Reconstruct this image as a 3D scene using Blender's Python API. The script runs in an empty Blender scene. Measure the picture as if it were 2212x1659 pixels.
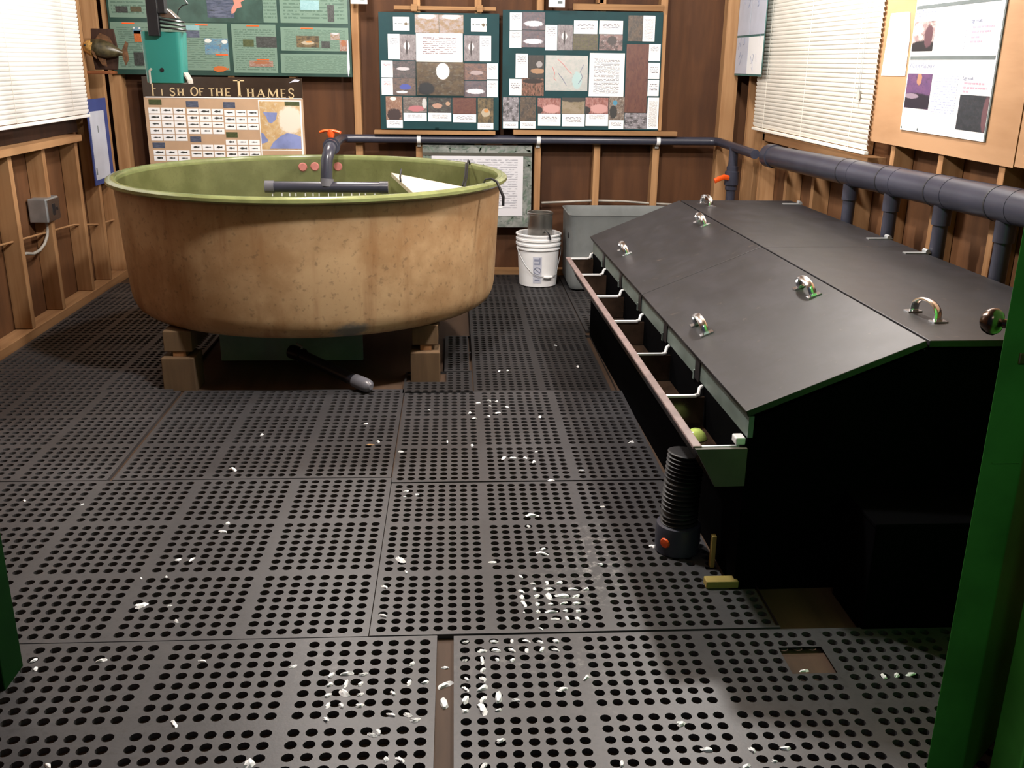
import bpy, math, random
from mathutils import Matrix, Vector
random.seed(7)
PI = math.pi
S = bpy.context.scene
COL = S.collection

# ------------------------------------------------------------ camera
CAM = bpy.data.cameras.new('camera'); CAM.sensor_width = 36; CAM.sensor_fit = 'HORIZONTAL'
CAM.lens = 36*2086.5/2212; CAM.clip_start = 0.05
cam = bpy.data.objects.new('camera', CAM); COL.objects.link(cam)
Rv, Uv, Fv = Vector((0.998296, -0.056939, 0.012797)), Vector((0.005893, 0.31651, 0.948571)), Vector((0.058061, 0.946879, -0.316306))
m3 = Matrix((Rv, Uv, -Fv)).transposed()
cam.matrix_world = Matrix.Translation((0.22287, -3.0359, 1.36543)) @ m3.to_4x4()
S.camera = cam

# ------------------------------------------------------------ world, lamps, exposure
S.view_settings.view_transform = 'Standard'; S.view_settings.look = 'None'
S.view_settings.exposure = 1.55; S.view_settings.gamma = 1.0; S.view_settings.use_curve_mapping = False
W = bpy.data.worlds.new('night'); S.world = W; W.use_nodes = True
W.node_tree.nodes['Background'].inputs[0].default_value = (0.55, 0.65, 0.9, 1)
W.node_tree.nodes['Background'].inputs[1].default_value = 0.02
def lamp(name, loc, power, rad, col=(1.0, 0.97, 0.94)):
    l = bpy.data.lights.new(name, 'POINT'); l.energy = power; l.shadow_soft_size = rad; l.color = col
    o = bpy.data.objects.new(name, l); o.location = loc; COL.objects.link(o); return o
lamp('ceiling_lamp', (0.12, 0.15, 2.30), 68, 0.07)
lamp('ceiling_lamp', (-0.45, 2.05, 2.30), 36, 0.09)
lamp('ceiling_lamp', (1.45, 1.15, 2.30), 52, 0.09)
lamp('hall_lamp', (0.75, -2.75, 2.25), 4.5, 0.15)

# ------------------------------------------------------------ materials
def lin(c):
    return tuple(((v/255+0.055)/1.055)**2.4 if v/255 > 0.04045 else v/255/12.92 for v in c)
class NT:
    def __init__(s, name):
        s.m = bpy.data.materials.new(name); s.m.use_nodes = True
        s.t = s.m.node_tree; s.b = s.t.nodes['Principled BSDF']
    def n(s, kind, **kw):
        nd = s.t.nodes.new(kind)
        for k, v in kw.items(): setattr(nd, k, v)
        return nd
    def l(s, a, b): s.t.links.new(a, b)
    def val(s, sock, v):
        if isinstance(v, (int, float, tuple)): sock.default_value = v
        else: s.l(v, sock)
    def math(s, op, a, b=0.0, c=None, clamp=False):
        nd = s.n('ShaderNodeMath', operation=op, use_clamp=clamp)
        s.val(nd.inputs[0], a); s.val(nd.inputs[1], b)
        if c is not None: s.val(nd.inputs[2], c)
        return nd.outputs[0]
    def mix(s, f, a, b):
        nd = s.n('ShaderNodeMix', data_type='RGBA')
        s.val(nd.inputs[0], f)
        for i, v in ((6, a), (7, b)):
            if isinstance(v, tuple): nd.inputs[i].default_value = (*v[:3], 1)
            else: s.l(v, nd.inputs[i])
        return nd.outputs[2]
    def ramp(s, f, lo, hi):
        nd = s.n('ShaderNodeMapRange'); nd.interpolation_type = 'SMOOTHSTEP'
        s.val(nd.inputs[0], f); nd.inputs[1].default_value = lo; nd.inputs[2].default_value = hi
        return nd.outputs[0]
    def coord(s, which='Object', scale=(1, 1, 1), loc=(0, 0, 0)):
        tc = s.n('ShaderNodeTexCoord'); mp = s.n('ShaderNodeMapping')
        mp.inputs['Scale'].default_value = scale; mp.inputs['Location'].default_value = loc
        s.l(tc.outputs[which], mp.inputs[0]); return mp.outputs[0]
    def noise(s, vec, scale=5, detail=4, rough=0.55):
        nd = s.n('ShaderNodeTexNoise'); nd.inputs['Scale'].default_value = scale
        nd.inputs['Detail'].default_value = detail; nd.inputs['Roughness'].default_value = rough
        s.l(vec, nd.inputs['Vector']); return nd.outputs['Fac']
    def bump(s, h, strength=0.3, dist=0.002):
        nd = s.n('ShaderNodeBump'); nd.inputs['Strength'].default_value = strength; nd.inputs['Distance'].default_value = dist
        s.l(h, nd.inputs['Height']); s.l(nd.outputs[0], s.b.inputs['Normal'])
    def fin(s, col, rough=0.6, metal=0.0, spec=0.5):
        if isinstance(col, tuple): s.b.inputs['Base Color'].default_value = (*col[:3], 1)
        else: s.l(col, s.b.inputs['Base Color'])
        s.val(s.b.inputs['Roughness'], rough); s.b.inputs['Metallic'].default_value = metal
        s.b.inputs['Specular IOR Level'].default_value = spec
        return s.m

def plain(name, c, rough=0.6, metal=0.0, spec=0.5, var=0.18, scale=9, bump=0.0):
    t = NT(name); v = t.coord(); a = t.noise(v, scale)
    c1 = tuple(x*(1-var) for x in c); c2 = tuple(min(1, x*(1+var)) for x in c)
    col = t.mix(t.ramp(a, .3, .7), c1, c2)
    if bump: t.bump(t.noise(v, scale*12, 2), bump)
    return t.fin(col, rough, metal, spec)
def wood(name, c, dark, axis='Z', grain=26, rough=0.7, knots=True):
    t = NT(name); sc = {'X': (1.2, grain, grain), 'Y': (grain, 1.2, grain), 'Z': (grain, grain, 1.2)}[axis]
    v = t.coord('Object', sc); a = t.noise(v, 1.0, 5, .6); b = t.noise(t.coord('Object', (1, 1, 1)), 2.2, 3)
    f = t.math('ADD', t.math('MULTIPLY', t.ramp(a, .35, .7), .7), t.math('MULTIPLY', t.ramp(b, .4, .75), .4), clamp=True)
    t.bump(a, .2); return t.fin(t.mix(f, c, dark), rough, 0, .3)

M = {}
M['stud'] = wood('pine_stud', (.40, .225, .105), (.24, .115, .045))
M['stud_y'] = wood('pine_plate', (.40, .225, .105), (.25, .12, .05), 'Y')
M['stud_x'] = wood('pine_ledge', (.34, .19, .085), (.20, .10, .04), 'X')
M['stud_dark'] = wood('aged_pine_stud', (.27, .13, .055), (.15, .065, .025))
M['siding'] = wood('brown_hardboard', (.098, .040, .015), (.05, .020, .009), 'Z', 9, .75)
M['siding_side'] = wood('brown_siding_board', (.155, .068, .027), (.08, .034, .013), 'Z', 8, .75)
M['plywood'] = wood('plywood_panel', (.40, .235, .125), (.30, .165, .08), 'Y', 7, .7)
M['floorply'] = wood('plywood_floor', (.085, .05, .03), (.045, .027, .017), 'Y', 10, .7)
M['block'] = wood('timber_block', (.14, .088, .047), (.075, .045, .024), 'Z', 14, .8)
M['ceil'] = plain('ceiling_board', (.22, .14, .08), .8)
M['chrome'] = plain('chrome', (.9, .92, .95), .2, 1.0, .5, .03)
M['steel'] = plain('brushed_steel', (.55, .53, .5), .32, 1.0, .5, .1)
M['steel_dull'] = plain('dull_zinc', (.42, .44, .45), .5, .8, .5, .15)
M['pvc'] = plain('dark_grey_pvc', (.036, .038, .056), .3, 0, .5, .12, 6)
M['pvc_blk'] = plain('black_pvc', (.012, .012, .016), .3, 0, .5, .1)
M['pvc_lt'] = plain('grey_pvc_fitting', (.13, .13, .15), .32, 0, .5, .1)
M['orange'] = plain('orange_plastic', (.85, .10, .012), .4, 0, .5, .06)
M['white'] = plain('white_plastic', (.78, .79, .80), .35, 0, .5, .04)
M['black'] = plain('black_paint', (.0014, .0014, .0018), .9, 0, .02, .2)
M['blackp'] = plain('black_plastic', (.012, .012, .014), .4, 0, .5, .2)
M['rubber'] = plain('black_rubber', (.02, .02, .022), .5, 0, .4, .2)
M['paper'] = plain('white_paper', (.82, .82, .82), .6, 0, .3, .02)
M['bluew'] = plain('pale_blue_paper', (.50, .52, .60), .6, 0, .3, .05)
M['blue'] = plain('blue_card', (.045, .065, .22), .6, 0, .3, .08)
M['teal_card'] = plain('dark_teal_card', (.0045, .036, .042), .55, 0, .2, .1)
M['teal_edge'] = plain('teal_edge', (.05, .13, .12), .6)
M['dkgrey'] = plain('dark_grey_ink', (.11, .13, .13), .6, 0, .3, .1)
M['red_ink'] = plain('pink_red_ink', (.80, .27, .33), .6, 0, .3, .1)
M['ink'] = plain('blue_grey_ink', (.22, .24, .33), .6, 0, .3, .1)
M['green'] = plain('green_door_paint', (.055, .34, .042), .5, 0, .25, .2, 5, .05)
M['green_dk'] = plain('dark_green_paint', (.002, .02, .003), .8, 0, .05, .2, 5)  # darker green than the door, used on the left post
M['bronze'] = plain('aged_bronze', (.12, .085, .07), .22, 1.0, .5, .1)
M['brass'] = plain('brass', (.55, .45, .25), .3, 1.0)
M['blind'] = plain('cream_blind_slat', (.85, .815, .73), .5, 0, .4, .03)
M['blind_lit'] = plain('lit_blind_slat', (.90, .89, .86), .5, 0, .4, .02)  # cream slat whitened for the strong light on the left blind
M['greytank'] = plain('grey_fibreglass', (.17, .185, .185), .5, 0, .4, .14, 6)
M['glass'] = plain('night_window_glass', (.01, .012, .015), .08, 0, .5, .1)
M['cable'] = plain('grey_cable', (.36, .34, .30), .5)
M['pale_green'] = plain('pale_green_fibreglass', (.12, .155, .14), .45, 0, .4, .2, 8)
M['lip'] = plain('worn_brown_lip', (.19, .14, .135), .45, 0, .5, .2, 20)
M['wetbrown'] = plain('wet_brown_trough', (.035, .022, .015), .16, 0, .6, .35, 12)
M['khaki'] = plain('khaki_board', (.065, .062, .048), .5, 0, .4, .15)
M['yellowgreen'] = plain('yellow_green_glint', (.42, .55, .14), .12, 0, .6, .25, 30)  # colour of the bright reflection dome in the trough
M['foam'] = plain('teal_insulation_board', (.27, .42, .39), .7, 0, .3, .12)
M['slabwood'] = plain('pale_varnished_board', (.86, .76, .60), .3, 0, .5, .05)
M['flake'] = plain('white_flake', (.90, .93, .94), .4, 0, .5, .05, 60)
M['flake_or'] = plain('dry_leaf', (.42, .24, .10), .6, 0, .4, .1, 60)
M['pink'] = plain('pink_plug', (.42, .15, .13), .5)
M['scrap'] = wood('yellow_pine_scrap', (.33, .25, .07), (.22, .16, .05), 'X', 14)
M['gold'] = plain('golden_fish_head', (.72, .42, .13), .25, .3, .6, .3, 60)
M['fishbody'] = plain('dark_olive_fish', (.055, .045, .022), .35, 0, .5, .5, 40)
M['fishfin'] = plain('brown_fish_fin', (.10, .045, .018), .5, 0, .4, .4, 50)
M['plaque'] = wood('dark_plaque', (.05, .022, .013), (.025, .012, .008))
M['shelf'] = wood('red_brown_shelf', (.26, .085, .025), (.15, .05, .018), 'X')
M['river'] = plain('dark_river_green', (.018, .05, .04), .35, 0, .5, .15)
M['rivercell'] = plain('pale_river_green', (.145, .225, .175), .3, 0, .5, .10, 25)
M['rivermap'] = plain('map_green', (.038, .075, .062), .3, 0, .5, .3, 8)
M['tan'] = plain('poster_tan', (.47, .315, .20), .4, 0, .5, .05)
M['posterbrown'] = plain('poster_dark_brown', (.035, .022, .015), .25, 0, .5, .15)
M['gilt'] = plain('gilt_letter', (.62, .47, .26), .4, 0, .5, .08)

def tank_mat():
    t = NT('rusty_fibreglass'); v = t.coord()
    a = t.noise(v, 3.2, 6, .6); b = t.noise(t.coord('Object', (7, 7, .9)), 1.0, 5, .6); c = t.noise(v, 46, 3)
    col = t.mix(t.ramp(a, .38, .66), (.37, .22, .105), (.54, .37, .205))
    col = t.mix(t.math('MULTIPLY', t.ramp(b, .50, .72), .72), col, (.25, .105, .035))
    col = t.mix(t.math('MULTIPLY', t.ramp(c, .56, .72), .45), col, (.13, .08, .045))
    sp = t.n('ShaderNodeSeparateXYZ'); t.l(v, sp.inputs[0])
    upper_dark = t.math('MULTIPLY', t.ramp(t.math('ADD', sp.outputs[2], t.math('MULTIPLY', a, .25)), .46, .80), .48)
    col = t.mix(upper_dark, col, (.125, .082, .048))  # tone deepens towards the top of the shell
    # grey patch scraped low on the front
    d = t.n('ShaderNodeVectorMath', operation='DISTANCE'); mp = t.coord('Object', (1, 1, 2.2)); t.l(mp, d.inputs[0])
    d.inputs[1].default_value = (.235, -.80, .075)
    col = t.mix(t.math('MULTIPLY', t.ramp(t.math('ADD', d.outputs['Value'], t.math('MULTIPLY', t.noise(v, 22), .13)), .17, .11), .9), col, (.14, .14, .135))
    t.bump(t.noise(v, 60, 3), .15)
    return t.fin(col, .55, 0, .35)
M['tank'] = tank_mat()
def lining_mat():
    t = NT('olive_gelcoat'); v = t.coord(); a = t.noise(v, 7, 5); b = t.noise(v, 70, 2)
    col = t.mix(t.ramp(a, .35, .7), (.085, .092, .030), (.125, .132, .050))
    col = t.mix(t.math('MULTIPLY', t.ramp(b, .52, .75), .3), col, (.06, .056, .022))
    return t.fin(col, .4, 0, .45)
M['lining'] = lining_mat()
M['rim'] = plain('pale_olive_rim', (.19, .215, .088), .22, 0, .6, .15, 12)
def mat_rubber(name, dk):
    t = NT(name); g = t.n('ShaderNodeNewGeometry'); P = g.outputs['Position']
    mp = t.n('ShaderNodeMapping'); t.l(P, mp.inputs[0]); a = t.noise(mp.outputs[0], 2.3, 5); b = t.noise(mp.outputs[0], 60, 3)
    col = t.mix(t.ramp(a, .35, .7), (.043, .042, .045), (.057, .056, .060))
    col = t.mix(t.math('MULTIPLY', t.ramp(b, .5, .75), .5), col, (.026, .024, .024))
    # chalky smears trodden into the mats
    for (x, y, sx, sy, k) in ((.62, -.55, 7, 3.0, .55), (.50, -.72, 5, 5, .35), (.36, -1.06, 4, 6, .22), (-.1, -1.02, 6, 6, .2), (.55, -1.1, 9, 4, .25)):
        d = t.n('ShaderNodeVectorMath', operation='DISTANCE'); mq = t.n('ShaderNodeMapping'); t.l(P, mq.inputs[0])
        mq.inputs['Scale'].default_value = (sx, sy, 1); t.l(mq.outputs[0], d.inputs[0]); d.inputs[1].default_value = (x*sx, y*sy, 0)
        mk = t.math('MULTIPLY', t.ramp(d.outputs['Value'], 1.0, .15), t.ramp(t.noise(mp.outputs[0], 38, 5, .7), .48, .72))
        col = t.mix(t.math('MULTIPLY', mk, k), col, (.42, .41, .40))
    t.bump(t.noise(mp.outputs[0], 150, 2), .2, .001)
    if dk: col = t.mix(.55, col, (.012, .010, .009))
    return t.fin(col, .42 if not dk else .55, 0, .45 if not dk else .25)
M['mat'] = mat_rubber('perforated_rubber', 0); M['mat_grime_shade'] = mat_rubber('grime_shade_perforated_rubber', 1)  # grimy far mats, and the added strip that stands for deep shade
def lid_mat():
    t = NT('black_varnished_ply'); v = t.coord(); a = t.noise(t.coord('Object', (9, 2.2, 9)), 1.3, 6, .65); b = t.noise(v, 3, 4)
    col = t.mix(t.ramp(a, .35, .7), (.0070, .0064, .0082), (.0165, .0150, .0185))
    col = t.mix(t.ramp(t.noise(t.coord('Object', (1, 1, 1)), 13, 6, .7), .42, .66), col, (.0075, .0062, .0066))
    col = t.mix(t.math('MULTIPLY', t.ramp(t.noise(v, 26, 4), .66, .74), .35), col, (.09, .07, .06))
    rg = t.math('ADD', t.math('MULTIPLY', b, .22), .40); t.bump(a, .12, .002)
    return t.fin(col, rg, 0, .5)
M['lid'] = lid_mat()

# printed cards
def uv_card(t):
    tc = t.n('ShaderNodeTexCoord'); sp = t.n('ShaderNodeSeparateXYZ'); t.l(tc.outputs['UV'], sp.inputs[0]); return tc.outputs['UV'], sp.outputs[0], sp.outputs[1]
def text_mat(name, lines, box, ink, base=(.82, .82, .82), k=.95, rough=.5):
    t = NT(name); uv, u, v = uv_card(t)
    fr = t.math('FRACT', t.math('MULTIPLY', v, float(lines)))
    ln = t.math('MULTIPLY', t.math('GREATER_THAN', fr, .25), t.math('LESS_THAN', fr, .75))
    mp = t.n('ShaderNodeMapping'); t.l(uv, mp.inputs[0]); mp.inputs['Scale'].default_value = (26, lines, 1)
    w = t.n('ShaderNodeTexNoise'); w.inputs['Scale'].default_value = 1.0; w.inputs['Detail'].default_value = 2; t.l(mp.outputs[0], w.inputs['Vector'])
    wd = t.ramp(w.outputs['Fac'], .40, .50)
    bx = t.math('MULTIPLY', t.math('MULTIPLY', t.math('GREATER_THAN', u, box[0]), t.math('LESS_THAN', u, box[2])), t.math('MULTIPLY', t.math('GREATER_THAN', v, box[1]), t.math('LESS_THAN', v, box[3])))
    f = t.math('MULTIPLY', t.math('MULTIPLY', t.math('MULTIPLY', ln, wd), bx), k)
    return t.fin(t.mix(f, base, ink), rough, 0, .3)
M['cap_top'] = text_mat('caption_text_top', 14, (.15, .55, .85, .9), (.10, .10, .12))
M['cap_mid'] = text_mat('caption_text_middle', 9, (.15, .3, .85, .75), (.10, .09, .11))
M['cap_red'] = text_mat('caption_text_red', 12, (.2, .55, .8, .82), (.5, .12, .14))
M['cap_full'] = text_mat('typed_page', 34, (.13, .07, .86, .88), (.12, .11, .12))
M['cap_big'] = text_mat('typed_notice', 15, (.14, .26, .86, .86), (.16, .10, .11))
M['col_txt'] = text_mat('printed_column', 15, (0, 0, 1, 1), (.16, .2, .32), (.82, .82, .82), .8)
M['frame_txt'] = text_mat('printed_letter', 26, (.06, .12, .94, .93), (.15, .16, .2), (.60, .60, .64), .55)
M['cell_txt'] = text_mat('river_text', 22, (.05, .05, .95, .90), (.03, .07, .05), (.155, .235, .185), .5, .3)
def photo(name, c1, c2, c3, scale=4, blobs=(), rough=.5, stretch=(1, 1)):
    c1, c2, c3 = (tuple(x*.72 for x in c) for c in (c1, c2, c3)); blobs = [(*b_[:4], tuple(x*.85 for x in b_[4])) for b_ in blobs]
    t = NT(name); uv, u, v = uv_card(t)
    mp = t.n('ShaderNodeMapping'); t.l(uv, mp.inputs[0]); mp.inputs['Scale'].default_value = (stretch[0], stretch[1], 1)
    mp.inputs['Location'].default_value = (random.random()*40, random.random()*40, 0)
    a = t.noise(mp.outputs[0], scale, 5, .65); b = t.noise(mp.outputs[0], scale*2.3, 4, .7)
    col = t.mix(t.ramp(a, .36, .62), c1, c2); col = t.mix(t.math('MULTIPLY', t.ramp(b, .52, .66), .85), col, c3)
    for (bu, bv, ru, rv, c) in blobs:
        du = t.math('MULTIPLY', t.math('SUBTRACT', u, bu), 1/ru); dv = t.math('MULTIPLY', t.math('SUBTRACT', v, bv), 1/rv)
        d = t.math('ADD', t.math('MULTIPLY', du, du), t.math('MULTIPLY', dv, dv)); d = t.math('ADD', d, t.math('MULTIPLY', t.math('SUBTRACT', b, .5), 1.3))
        col = t.mix(t.ramp(d, 1.15, .7), col, c)
    return t.fin(col, rough, 0, .5)
PH = {
 'rock': photo('gravel_photo', (.42, .36, .36), (.30, .20, .11), (.36, .19, .05), 4, ((.5, .9, .4, .16, (.55, .5, .52)),)),
 'grey': photo('grey_person_photo', (.20, .17, .18), (.30, .27, .28), (.10, .08, .09), 5, ((.45, .55, .2, .16, (.62, .6, .62)), (.45, .5, .07, .3, (.03, .02, .02)))),
 'darkfish': photo('dark_fish_photo', (.05, .05, .055), (.10, .08, .08), (.18, .12, .12), 4, ((.45, .55, .3, .10, (.52, .48, .5)),)),
 'bluefish': photo('blue_jacket_photo', (.11, .08, .07), (.17, .11, .09), (.05, .05, .07), 4, ((.55, .5, .25, .17, (.05, .07, .33)), (.4, .2, .25, .08, (.6, .62, .68)))),
 'river': photo('riverbank_photo', (.22, .155, .09), (.13, .10, .07), (.26, .23, .19), 5, ((.2, .2, .18, .2, (.035, .04, .05)),)),
 'redfish': photo('red_brown_photo', (.12, .08, .08), (.22, .12, .09), (.06, .04, .05), 5, ((.55, .45, .3, .14, (.36, .28, .28)),)),
 'silver': photo('silver_fish_photo', (.08, .07, .09), (.14, .11, .13), (.2, .1, .09), 4, ((.5, .35, .42, .17, (.62, .62, .68)),)),
 'face': photo('two_people_photo', (.33, .18, .11), (.24, .12, .08), (.45, .33, .28), 4, ((.5, .2, .45, .3, (.03, .012, .012)), (.45, .9, .2, .08, (.75, .7, .66)))),
 'pinkfish': photo('pink_fish_photo', (.2, .17, .15), (.12, .09, .08), (.32, .27, .25), 4, ((.55, .25, .35, .2, (.42, .14, .16)), (.9, .6, .1, .35, (.5, .5, .5)))),
 'dkhands': photo('dark_hands_photo', (.025, .02, .02), (.06, .05, .045), (.10, .13, .10), 3, ((.4, .45, .22, .18, (.42, .24, .17)), (.85, .6, .1, .15, (.4, .25, .16)))),
 'maroon': photo('maroon_photo', (.115, .032, .022), (.15, .05, .03), (.08, .025, .02), 6),
 'net': photo('net_photo', (.06, .045, .02), (.20, .14, .06), (.02, .02, .02), 3, ((.5, .4, .3, .17, (.42, .36, .26)), (.55, .48, .15, .08, (.5, .22, .05)))),
 'grass': photo('green_weed_photo', (.07, .06, .035), (.11, .10, .04), (.13, .08, .10), 6),
 'reel': photo('curled_hand_photo', (.06, .045, .045), (.28, .17, .16), (.45, .38, .38), 3, ((.55, .6, .22, .3, (.05, .04, .04)),)),
 'hand': photo('red_hand_photo', (.28, .09, .07), (.45, .22, .2), (.10, .03, .03), 3, ((.6, .3, .4, .3, (.55, .3, .28)), (.05, .2, .18, .25, (.02, .015, .015))), .5, (3, 1)),
 'fingers': photo('clasped_fingers_photo', (.05, .03, .02), (.30, .14, .10), (.42, .24, .19), 3, ((.5, .85, .5, .15, (.03, .02, .02)),), .3, (5, 1)),
 'arm': photo('dark_arm_photo', (.02, .015, .012), (.03, .022, .018), (.05, .035, .025), 3, ((.6, .3, .45, .12, (.34, .19, .10)), (.7, .6, .2, .15, (.3, .28, .28)))),
 'bw': photo('black_and_white_photo', (.05, .045, .05), (.30, .28, .31), (.52, .5, .54), 4),
 'brown': photo('brown_photo', (.05, .04, .035), (.12, .08, .05), (.17, .13, .10), 4),
 'arch': photo('sandy_arch_photo', (.27, .21, .13), (.33, .27, .19), (.22, .17, .09), 2, ((.5, 1.0, .7, .28, (.035, .03, .025)),)),
 'colour': photo('colour_people_photo', (.10, .07, .055), (.25, .19, .15), (.45, .42, .38), 4, ((.4, .75, .15, .12, (.06, .25, .38)), (.3, .35, .25, .3, (.02, .02, .02)))),
 'map': photo('stream_map', (.50, .51, .50), (.58, .57, .55), (.42, .50, .48), 6, ((.75, .3, .12, .25, (.40, .55, .56)),), .3),
 'crowd': photo('hatchery_crowd_photo', (.62, .5, .46), (.32, .22, .22), (.05, .035, .04), 4, ((.55, .12, .7, .25, (.02, .018, .02)), (.75, .5, .2, .4, (.10, .05, .06)), (.2, .75, .25, .2, (.7, .62, .58)))),
 'purple': photo('purple_hatchery_photo', (.12, .06, .16), (.17, .08, .18), (.07, .04, .08), 3, ((.5, .2, .8, .25, (.02, .015, .025)), (.5, .85, .1, .2, (.4, .2, .12)), (.25, .35, .3, .08, (.26, .2, .25)))),
 'grid': photo('dark_rack_photo', (.02, .025, .03), (.035, .04, .05), (.06, .05, .06), 6, ((.95, .5, .12, .5, (.13, .06, .07)),)),
 'dk': photo('small_dark_photo', (.03, .035, .03), (.06, .065, .06), (.10, .10, .10), 5),
 'leaf': photo('leaf_border', (.35, .37, .35), (.19, .22, .20), (.09, .12, .10), 7, (), .4),
 'flood': photo('flood_plain_drawing', (.40, .27, .20), (.30, .14, .09), (.46, .40, .44), 4, ((.5, .7, .35, .3, (.33, .12, .05)),)),
 'house': photo('river_house_drawing', (.24, .36, .36), (.10, .26, .42), (.20, .12, .10), 3, ((.15, .85, .15, .13, (.7, .7, .66)), (.85, .8, .13, .13, (.7, .7, .66)))),
 'trout': photo('orange_fish_picture', (.62, .16, .03), (.5, .12, .03), (.75, .3, .1), 5),
 'sky': photo('pale_blue_picture', (.28, .50, .52), (.33, .55, .58), (.2, .4, .42), 4),
 'mapland': photo('map_land', (.66, .42, .18), (.76, .54, .28), (.80, .68, .50), 5, ((.75, .62, .3, .3, (.82, .74, .62)),)),
 'hill': photo('hillside_photo', (.05, .07, .02), (.09, .11, .035), (.12, .13, .06), 4),
 'lake': photo('lake_photo', (.06, .08, .13), (.16, .18, .26), (.04, .05, .05), 3, (), .3, (.5, 2)),
 'coral': photo('pink_watershed', (.72, .30, .22), (.66, .26, .20), (.75, .4, .32), 4),
}
M['lakeblue'] = plain('map_blue', (.20, .24, .46), .4)
M['pinkline'] = plain('map_red_line', (.6, .25, .25), .4)

# ------------------------------------------------------------ mesh builder
class MB:
    def __init__(s): s.v = []; s.f = []; s.uv = {}
    def add(s, vs, fs, T=None):
        k = len(s.v); s.v += [tuple(T @ Vector(p)) if T else tuple(p) for p in vs]
        s.f += [tuple(i+k for i in f) for f in fs]; return s
    def box(s, x0, x1, y0, y1, z0, z1, T=None):
        return s.add([(x0, y0, z0), (x1, y0, z0), (x1, y1, z0), (x0, y1, z0), (x0, y0, z1), (x1, y0, z1), (x1, y1, z1), (x0, y1, z1)],
                     [(0, 3, 2, 1), (4, 5, 6, 7), (0, 1, 5, 4), (1, 2, 6, 5), (2, 3, 7, 6), (3, 0, 4, 7)], T)
    def card(s, x0, z0, x1, z1, y, th=.002):     # flat sheet facing -y with 0..1 UVs on its face
        k = len(s.f); s.box(x0, x1, y, y+th, z0, z1); s.uv[k+2] = ((0, 0), (1, 0), (1, 1), (0, 1)); return s
    def prism(s, poly, axis, a, b, T=None):       # poly in the two other axes, extruded along axis from a to b
        n = len(poly)
        def P(p, t): return {'X': (t, p[0], p[1]), 'Y': (p[0], t, p[1]), 'Z': (p[0], p[1], t)}[axis]
        vs = [P(p, a) for p in poly]+[P(p, b) for p in poly]
        fs = [tuple(range(n)), tuple(range(2*n-1, n-1, -1))]+[(i, i+n, (i+1) % n+n, (i+1) % n) for i in range(n)]
        return s.add(vs, fs, T)
    def lathe(s, prof, n=48, c=(0, 0, 0), T=None, closed=False, cap=False):
        vs = []; m = len(prof)
        for r, z in prof:
            for i in range(n):
                a = 2*PI*i/n; vs.append((c[0]+r*math.cos(a), c[1]+r*math.sin(a), c[2]+z))
        fs = []
        for j in range(m if closed else m-1):
            j2 = (j+1) % m
            for i in range(n): fs.append((j*n+i, j*n+(i+1) % n, j2*n+(i+1) % n, j2*n+i))
        if cap: fs += [tuple(range(n-1, -1, -1)), tuple((m-1)*n+i for i in range(n))]
        return s.add(vs, fs, T)
    def tube(s, pts, r, n=12, cap=True, flat=None):
        pts = [Vector(p) for p in pts]; rings = []; up = None
        for i, p in enumerate(pts):
            d = ((pts[i+1]-p) if i == 0 else (p-pts[i-1]) if i == len(pts)-1 else ((pts[i+1]-p).normalized()+(p-pts[i-1]).normalized())).normalized()
            if up is None: up = Vector((0, 0, 1)) if abs(d.z) < .9 else Vector((0, 1, 0))
            u = (up-d*up.dot(d)).normalized(); w = d.cross(u); up = u
            rr = r[i] if isinstance(r, (list, tuple)) else r
            k1, k2 = (rr, rr) if flat is None else flat
            rings.append([p+u*(k1*math.cos(2*PI*j/n))+w*(k2*math.sin(2*PI*j/n)) for j in range(n)])
        vs = [q for R_ in rings for q in R_]; fs = []
        for i in range(len(pts)-1):
            for j in range(n): fs.append((i*n+j, i*n+(j+1) % n, (i+1)*n+(j+1) % n, (i+1)*n+j))
        if cap: fs += [tuple(range(n-1, -1, -1)), tuple((len(pts)-1)*n+j for j in range(n))]
        return s.add(vs, fs)
    def build(s, name, mat, parent=None, smooth=False, bevel=0, loc=None):
        me = bpy.data.meshes.new(name); me.from_pydata(s.v, [], s.f)
        if s.uv:
            ul = me.uv_layers.new(name='uv')
            for fi, c in s.uv.items():
                for li, q in zip(me.polygons[fi].loop_indices, c): ul.data[li].uv = q
        me.materials.append(M[mat] if isinstance(mat, str) else mat)
        if smooth:
            me.polygons.foreach_set('use_smooth', [True]*len(me.polygons)); me.set_sharp_from_angle(angle=math.radians(38))
        me.update(); o = bpy.data.objects.new(name, me); COL.objects.link(o)
        if parent: o.parent = parent
        if loc: o.location = loc
        if bevel:
            b = o.modifiers.new('bevel', 'BEVEL'); b.width = bevel; b.segments = 2; b.limit_method = 'ANGLE'
        return o
def tag(o, label, cat, group=None, kind=None):
    o['label'] = label; o['category'] = cat
    if group: o['group'] = group
    if kind: o['kind'] = kind
    return o
def thing(name, label, cat, loc=(0, 0, 0), rz=0, group=None, rot=None):
    o = bpy.data.objects.new(name, None); COL.objects.link(o); o.empty_display_size = .05
    o.location = loc; o.rotation_euler = rot or (0, 0, rz); return tag(o, label, cat, group)
def arc(c, r, a0, a1, n, plane):
    out = []
    for i in range(n+1):
        a = a0+(a1-a0)*i/n; u, w = r*math.cos(a), r*math.sin(a)
        out.append({'XZ': (c[0]+u, c[1], c[2]+w), 'YZ': (c[0], c[1]+u, c[2]+w), 'XY': (c[0]+u, c[1]+w, c[2])}[plane])
    return out

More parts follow.
